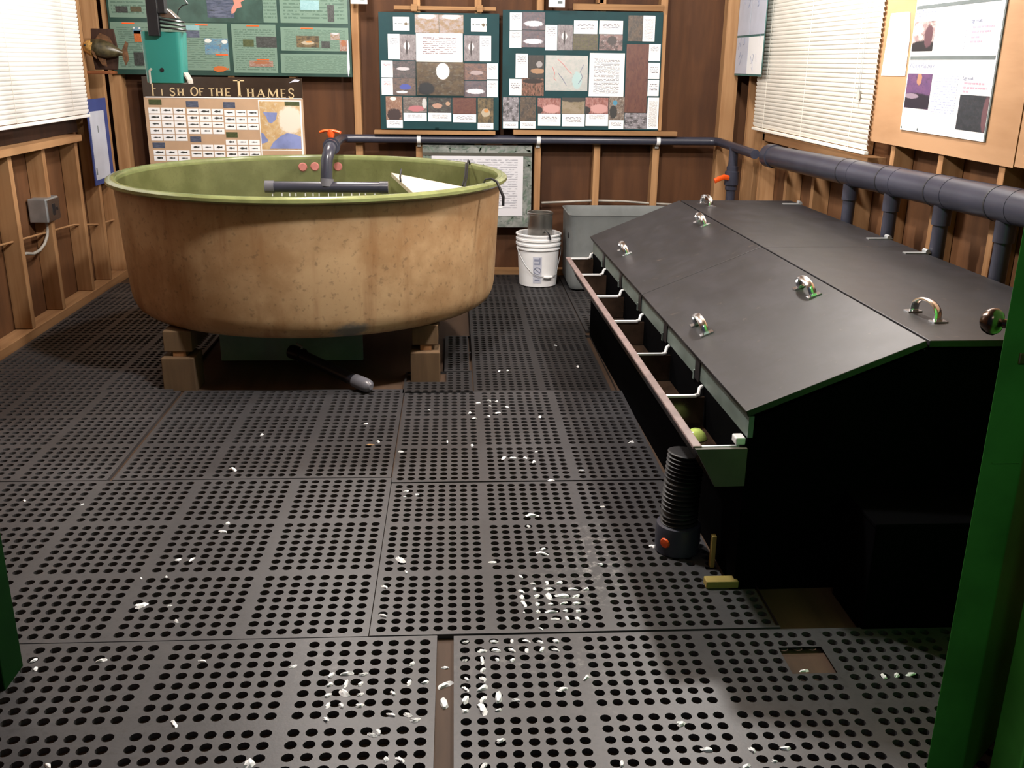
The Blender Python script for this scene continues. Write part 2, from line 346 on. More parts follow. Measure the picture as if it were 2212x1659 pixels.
# ============================================================ the room
FZ = -.014
def struct(name, mb, mat, label, cat, **kw):
    return tag(mb.build(name, mat, **kw), label, cat, kind='structure')
struct('floor', MB().box(-2.2, 2.35, -3.6, 3.6, FZ-.05, FZ), 'floorply', 'brown plywood floor showing between the black mats', 'floor')
struct('ceiling', MB().box(-2.2, 2.35, -1.75, 3.6, 2.46, 2.5), 'ceil', 'board ceiling above the hatchery room', 'ceiling')
struct('wall_back', MB().box(-2.12, 2.30, 3.49, 3.53, FZ, 2.46), 'siding', 'dark brown hardboard skin of the back wall behind the studs', 'wall')
struct('wall_left', MB().box(-2.06, -2.02, -1.75, 3.49, FZ, 2.46), 'siding_side', 'brown board skin of the left wall behind the studs', 'wall')
struct('wall_right', MB().box(2.19, 2.23, -1.75, 3.49, FZ, 2.46), 'siding_side', 'brown board skin of the right wall behind the studs', 'wall')
fw = MB().box(-2.06, -.66, -1.78, -1.66, FZ, 2.46).box(1.62, 2.23, -1.78, -1.66, FZ, 2.46).box(-.66, 1.62, -1.78, -1.66, 2.08, 2.46)
struct('wall_front', fw, 'siding_side', 'front wall round the doorway the photo is taken through', 'wall')
TN = [0]
def trim(mb, mat, label, cat='stud', **kw):
    TN[0] += 1; return struct('trim_%d' % TN[0], mb, mat, label, cat, **kw)
# back wall framing
for x, w, lab in ((-1.885, .075, 'corner stud of the back wall left of the fish poster'), (-1.17, .042, 'stud hidden behind the fish poster'), (-.79, .042, 'stud at the right edge of the fish poster'),
                  (-.39, .045, 'pine stud right of the green river poster'), (-.005, .042, 'stud behind the left photo board'), (.375, .042, 'stud behind the framed letter'),
                  (.765, .042, 'stud right of the framed letter'), (1.155, .042, 'second stud right of the framed letter'), (1.545, .045, 'stud at the right edge of the right photo board'), (2.0, .10, 'corner post of the back wall on the right')):
    trim(MB().box(x-w/2, x+w/2, 3.40, 3.489, .032, 2.45), 'stud', lab, bevel=.002)
trim(MB().box(-2.0, 2.18, 3.40, 3.489, FZ, .03), 'stud_x', 'bottom plate along the back wall', 'plate')
# left wall framing
for y, z1, lab in ((1.06, .90, 'low stud of the left wall nearest the door'), (1.47, .90, 'low stud of the left wall at the picture edge'), (1.88, .90, 'low stud left of the electrical box'),
                   (2.285, .90, 'low stud carrying the electrical box'), (2.745, .90, 'low stud at the far end of the left blind'), (3.05, 2.45, 'full height stud behind the blue notice'), (3.34, 2.45, 'corner stud of the left wall')):
    trim(MB().box(-2.018, -1.93, y-.021, y+.021, .042, z1), 'stud', lab, bevel=.002)
trim(MB().box(-2.018, -1.925, -1.6, 3.39, FZ, .04), 'stud_y', 'bottom plate along the left wall', 'plate', bevel=.003)
trim(MB().box(-2.018, -1.90, -1.6, 2.77, .906, .942), 'stud_y', 'flat sill plate under the left window', 'sill', bevel=.002)
trim(MB().box(-2.018, -1.985, -1.6, 2.95, .944, 1.03), 'plaque', 'sill board under the left blind, coloured dark for the recess shade', 'sill')  # dark colour stands for shadow in the recess below the blind
trim(MB().box(-2.018, -1.93, 2.79, 2.95, 1.04, 2.45), 'stud_dark', 'dark window casing at the far end of the left blind', 'casing')
def window(n, x0, x1, y0, y1, z0, z1, lab):
    f = MB()
    for a in ((y0, y0+.05, z0, z1), (y1-.05, y1, z0, z1), (y0+.05, y1-.05, z0, z0+.05), (y0+.05, y1-.05, z1-.05, z1), (y0+.05, y1-.05, (z0+z1)/2-.02, (z0+z1)/2+.02)):
        f.box(x0, x1, *a)
    o = struct('window_%d' % n, f, 'stud_y', lab, 'window')
    MB().box((x0+x1)/2-.003, (x0+x1)/2+.003, y0+.05, y1-.05, z0+.05, z1-.05).build('pane', 'glass', o)
window(1, -2.015, -1.965, 1.1, 2.74, 1.035, 2.2, 'dark window behind the left blind')
# right wall framing
for y, z0, z1, lab in ((3.30, .032, 2.45, 'stud nearest the back corner of the right wall'), (2.913, .032, 2.45, 'stud under the map sheets'), (2.437, .032, .93, 'low stud behind the far end of the big pipe'), (2.01, .032, .93, 'low stud under the middle of the right blind'),
                       (1.475, .032, .93, 'low stud under the near end of the right blind'), (1.111, .032, 2.45, 'stud under the far edge of the plywood'), (.683, .032, 2.45, 'stud under the middle of the white poster'), (.244, .032, 2.45, 'stud right of the white poster'), (-.18, .032, 2.45, 'stud behind the green door'), (-.6, .032, 2.45, 'stud of the right wall near the door')):
    trim(MB().box(2.10, 2.188, y-.02, y+.02, z0, z1), 'stud', lab, bevel=.002)
trim(MB().box(2.10, 2.188, 2.95, 3.08, .032, 2.45), 'stud', 'wide board beside the far edge of the right blind', 'board')
trim(MB().box(2.098, 2.188, -1.6, 3.39, FZ, .03), 'stud_y', 'bottom plate along the right wall', 'plate')
trim(MB().box(2.10, 2.188, 1.36, 2.93, .932, .972), 'stud_y', 'sill plate under the right blind', 'sill')
window(2, 2.13, 2.18, 1.5, 2.92, .975, 2.2, 'dark window behind the right blind')
trim(MB().box(2.087, 2.099, .158, 1.335, 1.05, 2.45), 'plywood', 'plywood sheet behind the white hatchery poster', 'plywood')
trim(MB().box(2.087, 2.099, -1.1, .150, 1.055, 2.45), 'plywood', 'second plywood sheet right of the white poster', 'plywood')
# doorway
d = Vector((.75, .66, 0)).normalized(); nn = Vector((.66, -.75, 0)).normalized()
leaf = MB(); c0 = Vector((1.152, -1.505, 0)); w = Vector((1, 0, 0))*.076
a, b = c0, c0+w; c, e = b+d*.72, a+d*.72
leaf.prism([(a.x, a.y), (b.x, b.y), (c.x, c.y), (e.x, e.y)], 'Z', .0, 2.03)
door = struct('door_1', leaf, 'green', 'green door edge standing open at the right of the photo', 'door', bevel=.003)
kn = MB(); K = Matrix.Translation((a+d*.088).to_tuple()) @ Matrix.Translation((0, 0, .935))
ax = (-nn) if True else nn
q = Vector((-.66, .75, 0)).normalized().to_track_quat('Z', 'Y').to_matrix().to_4x4()
kn.lathe([(0.0, .066), (.012, .069), (.020, .063), (.0245, .053), (.0245, .045), (.018, .036), (.008, .032), (.008, .006), (.022, .005), (.024, .0)], 24, T=K @ q)
kn.build('door_knob', 'bronze', door, True)
lp = MB().box(1.185, 1.205, -1.508, -1.503, .885, .905); lp.build('latch', 'brass', door, bevel=.002)
MB().box(1.172, 1.222, -1.5065, -1.5055, .70, .702).build('paint_ridge', 'green', door)
trim(MB().box(1.244, 1.46, -1.65, -1.56, FZ, 2.08), 'green', 'green door jamb at the right edge of the photo', 'door jamb', bevel=.003)
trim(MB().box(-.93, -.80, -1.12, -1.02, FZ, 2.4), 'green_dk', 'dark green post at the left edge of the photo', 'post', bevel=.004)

# ============================================================ rubber mats
def rubber_mat(label, x0, y0, nc, nr, p, xmax=99, holes_out=(), cut=None, group='perforated black rubber floor mats'):
    g = p/8.5; m = (p-8*g)/2; hr = .345*g; t0, t1 = 0.0, -.0125
    V, F = [], []
    A = [(math.cos(2*PI*i/12), math.sin(2*PI*i/12)) for i in range(12)]
    def rect(xa, xb, ya, yb):
        xb = min(xb, xmax); 
        if xb-xa < .001: return
        if cut and cut[0] < (xa+xb)/2 < cut[1] and cut[2] < (ya+yb)/2 < cut[3]: return
        k = len(V); V.extend([(xa, ya, t0), (xb, ya, t0), (xb, yb, t0), (xa, yb, t0)]); F.append((k, k+1, k+2, k+3))
    for ci in range(nc):
        for ri in range(nr):
            X, Y = x0+ci*p, y0+ri*p
            if X >= xmax-.03: continue
            rect(X, X+m, Y, Y+p); rect(X+p-m, X+p, Y, Y+p); rect(X+m, X+p-m, Y, Y+m); rect(X+m, X+p-m, Y+p-m, Y+p)
            for i in range(8):
                for j in range(8):
                    cx, cy = X+m+(i+.5)*g, Y+m+(j+.5)*g
                    if cx+g/2 > xmax+.001 or any(h[0] < cx < h[1] and h[2] < cy < h[3] for h in tuple(holes_out)+((cut,) if cut else ())): continue
                    k = len(V); h = g/2
                    V.extend([(cx+h, cy+h, t0), (cx-h, cy+h, t0), (cx-h, cy-h, t0), (cx+h, cy-h, t0)])
                    V.extend([(cx+hr*a, cy+hr*b, t0) for a, b in A]); V.extend([(cx+hr*a, cy+hr*b, t1) for a, b in A])
                    H = k+4
                    for qd in range(4):
                        for u in range(3):
                            F.append((k+qd, H+(3*qd+u+1) % 12, H+3*qd+u))
                        F.append((k+(qd+3) % 4, k+qd, H+3*qd))
                    for u in range(12): F.append((H+u, H+(u+1) % 12, H+12+(u+1) % 12, H+12+u))
    xe = min(x0+nc*p, xmax); ye = y0+nr*p; k = len(V)
    for x, y in ((x0, y0), (xe, y0), (xe, ye), (x0, ye)): V.extend([(x, y, t0), (x, y, t1)])
    for i in range(4): F.append((k+2*i, k+2*((i+1) % 4), k+2*((i+1) % 4)+1, k+2*i+1))
    mb = MB(); mb.v = V; mb.f = F
    return tag(mb.build('rubber_mat', 'mat_grime_shade' if 'dark ' in label or 'small strip' in label else 'mat'), label, 'floor mat', group)
rubber_mat('rubber mat with white spilled flakes beside the corrugated hose', .003, -.928, 4, 3, .3065, 1.05, cut=(.966, 1.2, -.735, .1))
rubber_mat('rubber mat in the middle of the floor beside the drain trough', .002, .002, 3, 3, .3165, .950)
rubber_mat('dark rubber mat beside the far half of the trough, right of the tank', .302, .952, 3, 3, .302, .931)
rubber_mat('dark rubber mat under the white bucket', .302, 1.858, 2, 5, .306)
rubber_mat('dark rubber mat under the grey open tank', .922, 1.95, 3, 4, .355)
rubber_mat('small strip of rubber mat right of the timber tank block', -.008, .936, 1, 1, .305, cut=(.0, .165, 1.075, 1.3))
rubber_mat('narrow dark strip added as shade on the floor behind the right tank block', .17, 1.245, 1, 2, .305, .298)  # added sheet that darkens bare floor lying in deep shade
rubber_mat('rubber mat left of centre, second row in front of the tank', -1.617, -.93, 5, 3, .3235)
rubber_mat('rubber mat along the left wall nearest the door', -1.926, -.93, 1, 3, .305)
rubber_mat('rubber mat directly in front of the two timber tank blocks', -.945, .046, 3, 3, .314)
rubber_mat('rubber mat along the left wall left of the front tank block', -1.905, .046, 3, 3, .314)
rubber_mat('rubber mat along the left wall under the electrical box', -1.915, .993, 3, 3, .305)
rubber_mat('rubber mat in the far left corner behind the tank', -1.915, 1.913, 3, 4, .305)
rubber_mat('rubber mat at the bottom left of the photo, left of the bare floor strip', -1.475, -1.922, 5, 3, .3295)
rubber_mat('rubber mat at the bottom right with a missing patch near the green door', .214, -1.855, 5, 3, .306, holes_out=((1.02, 1.132, -1.142, -1.03),))

# ============================================================ round tank
TC = (-.455, 1.73, .253)
T = thing('fish_tank', 'large round rust-stained tan fish tank with pale olive rim and lining', 'tank', TC)
MB().lathe([(0.0, 0), (.80, 0), (.83, .005), (.851, .022), (.864, .05), (.872, .09), (.886, .35), (.898, .568), (.899, .58)], 128).build('shell', 'tank', T, True)
MB().lathe([(0, .05), (.80, .05), (.85, .09), (.885, .585)], 128).build('lining', 'lining', T, True)
MB().lathe([(.883, .578), (.888, .594), (.902, .600), (.919, .598), (.930, .590), (.931, .578), (.921, .570), (.90, .571), (.885, .572)], 128, closed=True).build('rim', 'rim', T, True)
for p in ((-.634, 2.592, .786), (-.568, 2.603, .788), (-.439, 2.61, .788)):
    v = Vector(p)-Vector(TC); n = Vector((-v.x, -v.y, .04)).normalized()
    MB().lathe([(0, .006), (.020, .006), (.025, .0), (.025, -.02)], 20, T=Matrix.Translation(v) @ n.to_track_quat('Z', 'Y').to_matrix().to_4x4()).build('port_plug', 'pink', T, True)
# timber stand
for x0, x1, y0, y1, z1, lab in ((-1.04, -.90, 1.005, 1.15, .14, 'square timber block under the front left of the round tank'), (.022, .152, 1.095, 1.23, .135, 'square timber block under the front right of the round tank'),
                                (-1.0, -.87, 2.25, 2.38, .14, 'timber block under the rear left of the round tank'), (-.01, .12, 2.25, 2.38, .135, 'timber block under the rear right of the round tank')):
    t = tag(MB().box(x0, x1, y0, y1, FZ, z1).build('timber_block', 'block', bevel=.004), lab, 'block', 'timber blocks carrying the tank')
for x0, x1, y0, lab in ((-1.03, -.91, 1.03, 'timber beam across the left tank blocks'), (.03, .145, 1.125, 'timber beam across the right tank blocks')):
    o = thing('timber_beam', lab, 'beam', (0, 0, 0), group='timber beams under the tank')
    MB().box(x0, x1, y0, 2.36, .162, .252).build('beam', 'block', o, bevel=.003)
    for yy in (y0+.005, 2.27): MB().box(x0+.035, x1-.03, yy, yy+.08, .1405 if x0 < -.5 else .1355, .162).build('shim', 'stud_dark', o)
tag(MB().box(-.90, -.225, 1.47, 1.50, FZ, .16).build('insulation_board', 'foam', bevel=.002), 'teal insulation board standing on edge under the round tank', 'board')
o = thing('drain_pipe', 'black drain pipe with grey end cap poking out from under the tank', 'pipe', (0, 0, 0))
MB().tube([(-.50, 1.26, .085), (-.44, 1.20, .075), (-.19, .975, .034)], .027, 16).build('pipe', 'pvc_blk', o, True)
MB().tube([(-.215, .995, .039), (-.165, .95, .0325), (-.15, .937, .0315), (-.14, .928, .031)], [.030, .031, .027, .012], 16).build('end_cap', 'pvc_lt', o, True)
MB().tube([(-.53, 1.28, .088), (-.475, 1.235, .082)], .033, 16).build('collar', 'pvc_blk', o, True)
MB().tube([(-.478, 1.238, .108), (-.475, 1.234, .125), (-.50, 1.25, .135)], .006, 8).build('clamp', 'steel_dull', o, True)
# board slung in the tank on black wires
o = thing('slung_board', 'pale varnished board slung inside the right side of the round tank', 'board', (0, 0, 0))
MB().prism([(-.126, 2.415), (.022, 1.60), (.10, 1.36), (.295, 1.52), (.273, 1.79)], 'Z', .755, .778).build('board', 'slabwood', o, bevel=.002)
MB().tube([(.305, 2.20, .845), (.30, 2.185, .865), (.295, 2.15, .872), (.291, 2.10, .86), (.285, 2.0, .80), (.272, 1.82, .775)], .005, 8).build('wire_hook', 'blackp', o, True)
MB().tube([(.281, 2.04, .868), (.276, 1.96, .81), (.262, 1.84, .778)], .004, 8).build('wire', 'blackp', o, True)
MB().tube([(-.05, 2.02, .838), (-.055, 2.00, .80), (-.052, 2.0, .776)], .005, 8).build('wire', 'blackp', o, True)
MB().tube([(.345, 1.34, .835), (.36, 1.33, .868), (.385, 1.31, .874), (.41, 1.29, .862), (.437, 1.27, .80), (.437, 1.275, .76)], [.004, .004, .005, .006, .007, .006], 8).build('wire_hook', 'blackp', o, True)

# ============================================================ water supply along the back wall
o = thing('supply_pipe', 'dark grey back wall water pipe ending in a spray bar over the tank', 'pipe', (0, 0, 0))
pts = [(1.93, 2.50, .885), (1.935, 3.0, .888)]+[(1.935-.05+.05*math.cos(a), 3.315+.045*math.sin(a), .89) for a in (0, .5, 1.05, 1.57)]+[(1.5, 3.36, .89), (.5, 3.36, .89), (-.40, 3.36, .889)]
pts += [(-.47+.0, 3.345, .89), (-.485, 3.30, .892), (-.47, 3.0, .905), (-.42, 2.4, .935), (-.375, 1.85, .962)]
MB().tube(pts, .0265, 20).build('pipe', 'pvc', o, True)
dp = [(-.372, 1.80, .966), (-.365, 1.70, .968), (-.363, 1.655, .962), (-.366, 1.628, .945), (-.372, 1.615, .92), (-.375, 1.605, .86), (-.376, 1.60, .80)]
MB().tube(dp, .0275, 20).build('drop_pipe', 'pvc', o, True)
MB().tube([(-.374, 1.605, .835), (-.376, 1.60, .80)], .031, 20).build('coupling', 'pvc_lt', o, True)
MB().tube([(-.385, 1.93, .958), (-.378, 1.86, .962)], .042, 20).build('valve_body', 'pvc', o, True)
MB().tube([(-.372, 1.79, .967), (-.366, 1.72, .969)], .034, 20).build('coupling', 'pvc', o, True)
vh = MB().lathe([(0, .018), (.016, .018), (.02, .0), (.014, -.02)], 16, T=Matrix.Translation((-.382, 1.895, 1.022)))
vh.tube([(-.435, 1.90, 1.026), (-.41, 1.897, 1.034), (-.37, 1.892, 1.034), (-.335, 1.885, 1.026)], .011, 10, flat=(.007, .014))
vh.build('valve_handle', 'orange', o, True)
sb = MB().tube([(-.657, 1.60, .797), (-.095, 1.60, .797)], .0255, 20)
sb.build('spray_bar', 'pvc', o, True)
for xa, xb in ((-.662, -.62), (-.13, -.09)): MB().tube([(xa, 1.60, .797), (xb, 1.60, .797)], .0285, 20).build('end_cap', 'pvc_lt' if xa < -.5 else 'pvc', o, True)
nz = MB()
for i in range(15):
    x = -.625+i*.036+(.004 if i % 3 else -.004); nz.tube([(x, 1.595, .778), (x, 1.592, .755)], .0028, 6)
nz.build('nozzles', 'white', o)
# riser with valve in the back corner
MB().tube([(1.935, 2.95, .895), (1.935, 2.95, .30)], .0285, 20).build('riser', 'pvc', o, True)
MB().lathe([(.030, -.075), (.036, -.07), (.036, -.045), (.044, -.04), (.044, .04), (.036, .045), (.036, .07), (.03, .075)], 24, T=Matrix.Translation((1.935, 2.95, .70))).build('valve_body', 'pvc', o, True)
MB().tube([(1.905, 2.92, .705), (1.87, 2.90, .712), (1.835, 2.885, .702), (1.81, 2.88, .69)], .014, 10, flat=(.016, .010)).build('valve_handle', 'orange', o, True)
for x in (-.005, .765, 1.545):
    MB().tube([(x-.012, 3.36, .889), (x+.012, 3.36, .889)], .0285, 20).box(x-.012, x+.012, 3.385, 3.3995, .84, .914).build('pipe_strap', 'white', o, True)

# ============================================================ big header pipe on the right wall
o = thing('header_pipe', 'thick dark grey header pipe with drop legs along the right wall', 'pipe', (0, 0, 0))
def hp(y): return (2.0+(2.42-y)*.014, y, .883+(2.42-y)*.0245)
R0 = .058
MB().tube([hp(2.42), hp(1.6), hp(.8), hp(0), hp(-.75)], R0, 40).build('main', 'pvc', o, True)
MB().tube([hp(2.455), hp(2.45), hp(2.36)], [.045, .064, .064], 40).build('end_cap', 'pvc', o, True)
for i, y in enumerate((1.36, .94, .52, .10, -.33)):
    MB().tube([hp(y+.004), hp(y-.004)], .0605, 40).build('joint_ring', 'rubber', o, True)
    MB().tube([hp(y-.004), hp(y-.12)], .0592, 40).build('tee', 'pvc', o, True)
    c = hp(y-.055); l = MB().tube([(c[0]+.0, c[1], c[2]-.04), (c[0], c[1], c[2]-.12)], .034, 20); l.build('tee_socket', 'pvc', o, True)
    MB().tube([(c[0], c[1], c[2]-.11), (c[0], c[1], FZ+.001)], .0275, 20).build('drop_leg', 'pvc', o, True)

# ============================================================ black lidded box and its trough
BR = math.radians(1.15); BO = Vector((.985, -.72, FZ))
Bi = (Matrix.Translation(BO) @ Matrix.Rotation(BR, 4, 'Z')).inverted()
def loc(x, y, z): return Bi @ Vector((x, y, z))
B = thing('incubator_box', 'long black wooden box with sloping lids and chrome handles along the right wall', 'box', BO, BR)
L = 2.60
MB().box(0, .018, 0, L, 0, .452).build('front_panel', 'black', B)
for y0 in (.0, L-.018):
    MB().prism([(.018, 0), (1.02, 0), (1.02, .692), (.455, .692), (.018, .508)], 'Y', y0, y0+.018).build('end_panel', 'black', B)
MB().box(1.002, 1.02, .018, L-.018, 0, .69).build('back_panel', 'black', B)
MB().box(.0, .014, .002, L-.002, .4525, .512).build('inner_rail', 'pale_green', B)
DY = (.004, .405, .845, 1.29, 1.71, 2.155, 2.55)
for y in DY[1:-1]:
    MB().box(-.004, .0155, y+.075, y+.125, .447, .511).build('overflow_slot', 'blackp', B)
    MB().box(-.006, .012, y+.128, y+.14, .44, .47).build('slot_tab', 'pale_green', B)
sl = math.atan2(.185, .455); hz = .014
def slope(u, w=0): return (-.015+u*math.cos(sl)-w*math.sin(sl), .518+hz+u*math.sin(sl)+w*math.cos(sl))
UL = .491
def handle(parent, T):
    m = MB()
    for s in (-1, 1):
        m.box(-.022, .022, s*.060-.013, s*.060+.013, 0, .004, T); m.box(-.009, .009, s*.058-s*.002-.008, s*.058-s*.002+.008, .003, .008, T)
    base = len(m.v)
    pts = [Vector((0, .056*math.cos(a), .004+.044*(math.sin(a)**.65 if math.sin(a) > 1e-6 else 0))) for a in [PI*i/14 for i in range(15)]]
    m.tube([T @ p for p in pts], .006, 10, flat=(.0055, .0125))
    return m.build('handle', 'chrome', parent, True)
def slope_T(wx, wy):
    p = loc(wx, wy, .6); u = (p.x+.015)/math.cos(sl); x, z = slope(u, 0.0005)
    return Matrix.Translation((x, p.y, z)) @ Matrix.Rotation(-sl, 4, 'Y')
for (y0, y1, hs) in ((-.012, 1.303, ((1.35, -.06), (1.025, -.03))), (1.307, L+.015, ((.998, 1.31), (1.336, 1.275)))):
    a, b, c, d_ = slope(0), slope(UL), slope(UL, -.018), slope(0, -.018)
    lid = MB().prism([a, b, c, d_], 'Y', y0, y1).build('sloping_lid', 'lid', B, bevel=.002)
    for h in hs: handle(lid, slope_T(*h))
for (y0, y1, hp_) in ((-.012, 1.303, (1.537, -.48)), (1.307, L+.015, (1.47, 1.73))):
    lid = MB().box(.449, 1.028, y0, y1, .703+hz-.018, .703+hz).build('top_lid', 'lid', B, bevel=.002)
    p = loc(hp_[0], hp_[1], .7); handle(lid, Matrix.Translation((p.x, p.y, .703+hz+.0005)) @ Matrix.Rotation(.12, 4, 'Z'))
for wx, wy in ((1.925, 1.775), (1.945, .773), (1.958, .465)):
    p = loc(wx, wy, .7)
    MB().box(p.x-.055, p.x+.045, p.y-.013, p.y+.013, .7175, .7215).tube([(p.x+.03, p.y-.016, .726), (p.x+.03, p.y+.016, .726)], .009, 10).build('hinge', 'steel_dull', B, True)

T2 = thing('drain_trough', 'narrow wooden drain trough with dividers along the front of the black box', 'trough', BO, BR)
TL = 2.57
sec = [(-.127, .430), (-.077, .334), (-.002, .334), (-.002, .322), (-.084, .322), (-.139, .430)]
MB().prism(sec, 'Y', .0, TL).build('channel', 'wetbrown', T2)
MB().prism([(-.145, .424), (-.120, .424), (-.120, .434), (-.145, .434)], 'Y', -.004, TL).build('lip', 'lip', T2, bevel=.003)
MB().prism([(-.141, .429), (-.002, .429), (-.002, .322), (-.082, .322)], 'Y', -.016, -.0005).build('end_plate', 'khaki', T2, bevel=.001)
MB().prism([(-.139, .429), (-.002, .429), (-.002, .322), (-.082, .322)], 'Y', TL+.0005, TL+.014).build('end_plate', 'khaki', T2)
for i, y in enumerate(DY):
    dv = MB().prism([(-.124, .426), (-.076, .336), (-.004, .336), (-.004, .426)], 'Y', y-.004, y+.004).build('divider', 'wetbrown', T2)
    if i:
        MB().box(-.121, -.030, y-.006, y+.006, .4265, .433).tube([(-.034, y, .430), (-.022, y+.004, .432), (-.014, y+.022, .446), (-.004, y+.03, .450)], .006, 8).build('cap_strip', 'white', dv, True)
    else:
        MB().box(-.121, -.02, y-.004, y+.004, .4265, .431).build('cap_strip', 'steel_dull', dv)
MB().box(-.030, -.003, .002, .040, .431, .452).build('corner_block', 'white', T2, bevel=.004)
p = loc(.935, -.36, .35)
MB().lathe([(0, .026), (.014, .024), (.026, .014), (.032, .002), (.034, -.002)], 24, T=Matrix.Translation((-.052, .30, .338)) @ Matrix.Scale(1.0, 4)).build('trough_glint', 'yellowgreen', T2, True)  # added dome, stands for a bright reflection on water in the trough

o = thing('drain_hose', 'black corrugated hose standing under the near end of the trough', 'hose', (.875, -.50, .0005))
path = [Vector((.012, .01, .305)), Vector((.004, .005, .22)), Vector((.0, 0, .12)), Vector((.002, -.004, .03))]
pr = []; N = 150
for i in range(N+1):
    t = i/N*(len(path)-1); k = min(int(t), len(path)-2); pr.append(path[k].lerp(path[k+1], t-k))
MB().tube(pr, [.050+.0055*math.sin(2*PI*i/N*21) for i in range(N+1)], 24).build('hose', 'rubber', o, True)
MB().lathe([(.052, .09), (.064, .086), (.066, .072), (.066, .002), (.056, 0), (0, 0)], 32).build('collar', 'pvc', o, True)
n = Vector((-.72, -.69, 0)).normalized()
MB().lathe([(0, .006), (.013, .005), (.016, 0), (.016, -.01)], 20, T=Matrix.Translation(n*.065+Vector((0, 0, .042))) @ n.to_track_quat('Z', 'Y').to_matrix().to_4x4()).build('plug', 'orange', o, True)
tag(MB().box(.905, .995, -.735, -.70, .0, .022).build('wood_scrap', 'scrap', bevel=.003), 'small yellow wood scrap on the mat below the corner of the black box', 'scrap wood')
tag(MB().box(.945, .958, -.62, -.60, .0005, .10).build('wood_peg', 'scrap', bevel=.002), 'thin wooden peg standing behind the corrugated hose', 'peg')
o = thing('pump_cover', 'low black cover box on the floor at the near end of the long black box', 'box', (1.255, -.945, FZ))
MB().box(0, .70, 0, .20, .0, .30).build('body', 'black', o, bevel=.004); MB().box(-.003, .703, -.003, .203, .30, .312).build('lid', 'black', o, bevel=.003)

# ============================================================ grey tank, bucket, can
o = thing('grey_tank', 'grey open-topped fibreglass tank in the back corner behind the black box', 'tank', (.925, 2.87, .0))
def rrect(x0, x1, y0, y1, r, n=6):
    out = []
    for cx, cy, a in ((x1-r, y0+r, -PI/2), (x1-r, y1-r, 0), (x0+r, y1-r, PI/2), (x0+r, y0+r, PI)):
        for i in range(n+1): out.append((cx+r*math.cos(a+PI/2*i/n), cy+r*math.sin(a+PI/2*i/n)))
    return out
m = MB(); rings = []
for z, s, r in ((.001, .045, .03), (.012, .022, .04), (.04, .010, .045), (.20, .007, .045), (.466, .004, .045), (.478, -.004, .05), (.478, .006, .045), (.462, .010, .04), (.05, .02, .04)):
    rings.append([(x, y, z) for x, y in rrect(s, .80-s, s, .45-s, r)])
vs = [p for rr in rings for p in rr]; k = len(rings[0]); fs = []
for a in range(len(rings)-1):
    for i in range(k): fs.append((a*k+i, a*k+(i+1) % k, (a+1)*k+(i+1) % k, (a+1)*k+i))
fs += [tuple(range(k-1, -1, -1)), tuple((len(rings)-1)*k+i for i in range(k))]
m.add(vs, fs).build('shell', 'greytank', o, True)
MB().box(.0, .012, .05, .09, .33, .36).build('fitting', 'blackp', o, bevel=.003)

o = thing('bucket', 'white plastic bucket with wire handle and grey sticker beside the tank', 'bucket', (.757, 3.10, 0))
MB().lathe([(0, .001), (.112, .001), (.120, .006), (.133, .235), (.141, .238), (.141, .246), (.134, .248), (.135, .262), (.145, .264), (.145, .276), (.137, .278), (.138, .292), (.145, .294), (.145, .306), (.139, .308), (.140, .322), (.146, .326), (.146, .334), (.140, .337), (.134, .333), (.120, .02), (0, .012)], 64).build('body', 'white', o, True)
lb = MB(); vs = []; 
def bpt(a, z, d=.0012):
    r = .120+(z-.006)*.0568+d; return (r*math.cos(a), r*math.sin(a), z)
def bstrip(mb, a0, a1, z0, z1, d=.0012, n=8):
    vs = [bpt(a0+(a1-a0)*i/n, z, d) for i in range(n+1) for z in (z0, z1)]
    return mb.add(vs, [(2*i, 2*i+2, 2*i+3, 2*i+1) for i in range(n)])
a0 = -PI/2-.12
bstrip(lb, a0-.22, a0+.22, .03, .20).build('sticker', 'bluew', o, True)
ik = MB(); bstrip(ik, a0-.15, a0+.10, .172, .186, .0018); bstrip(ik, a0+.08, a0+.15, .15, .195, .0018); bstrip(ik, a0-.15, a0+.15, .150, .160, .0018); bstrip(ik, a0-.13, a0+.13, .045, .056, .0018)
ik.tube([bpt(a0+.17*math.cos(t), .113+.021*math.sin(t), .002) for t in [2*PI*i/24 for i in range(25)]], .0022, 6)
ik.tube([bpt(a0-.12, .127, .002), bpt(a0, .113, .002), bpt(a0+.12, .099, .002)], .0025, 6)
ik.build('sticker_print', 'ink', o, True)
bp_ = [bpt(PI+.25, .245, .012), bpt(PI+.55, .20, .012), bpt(PI+.9, .14, .012), bpt(PI+1.2, .10, .012), bpt(PI+1.55, .078, .012), bpt(PI+2.1, .068, .012), bpt(PI+2.5, .08, .012), bpt(2*PI-.05, .20, .012), bpt(2*PI-.02, .245, .012)]
MB().tube(bp_, .0022, 6).build('wire_handle', 'steel_dull', o, True)
MB().tube([bpt(PI+1.75, .073, .012), bpt(PI+1.95, .069, .013), bpt(PI+2.2, .070, .012)], .009, 10).build('grip', 'white', o, True)
o = thing('metal_can', 'dull metal can standing up out of the white bucket', 'can', (.765, 3.11, .0125))
MB().lathe([(0, 0), (.076, 0), (.079, .004), (.079, .437), (.083, .441), (.083, .450), (.079, .453), (.075, .449), (.075, .01), (0, .006)], 48).build('body', 'steel', o, True)
MB().tube([(.022, -.080, .335), (.03, -.110, .345), (.045, -.150, .33), (.055, -.152, .30)], .006, 8, flat=(.004, .008)).build('strap', 'blackp', o, True)

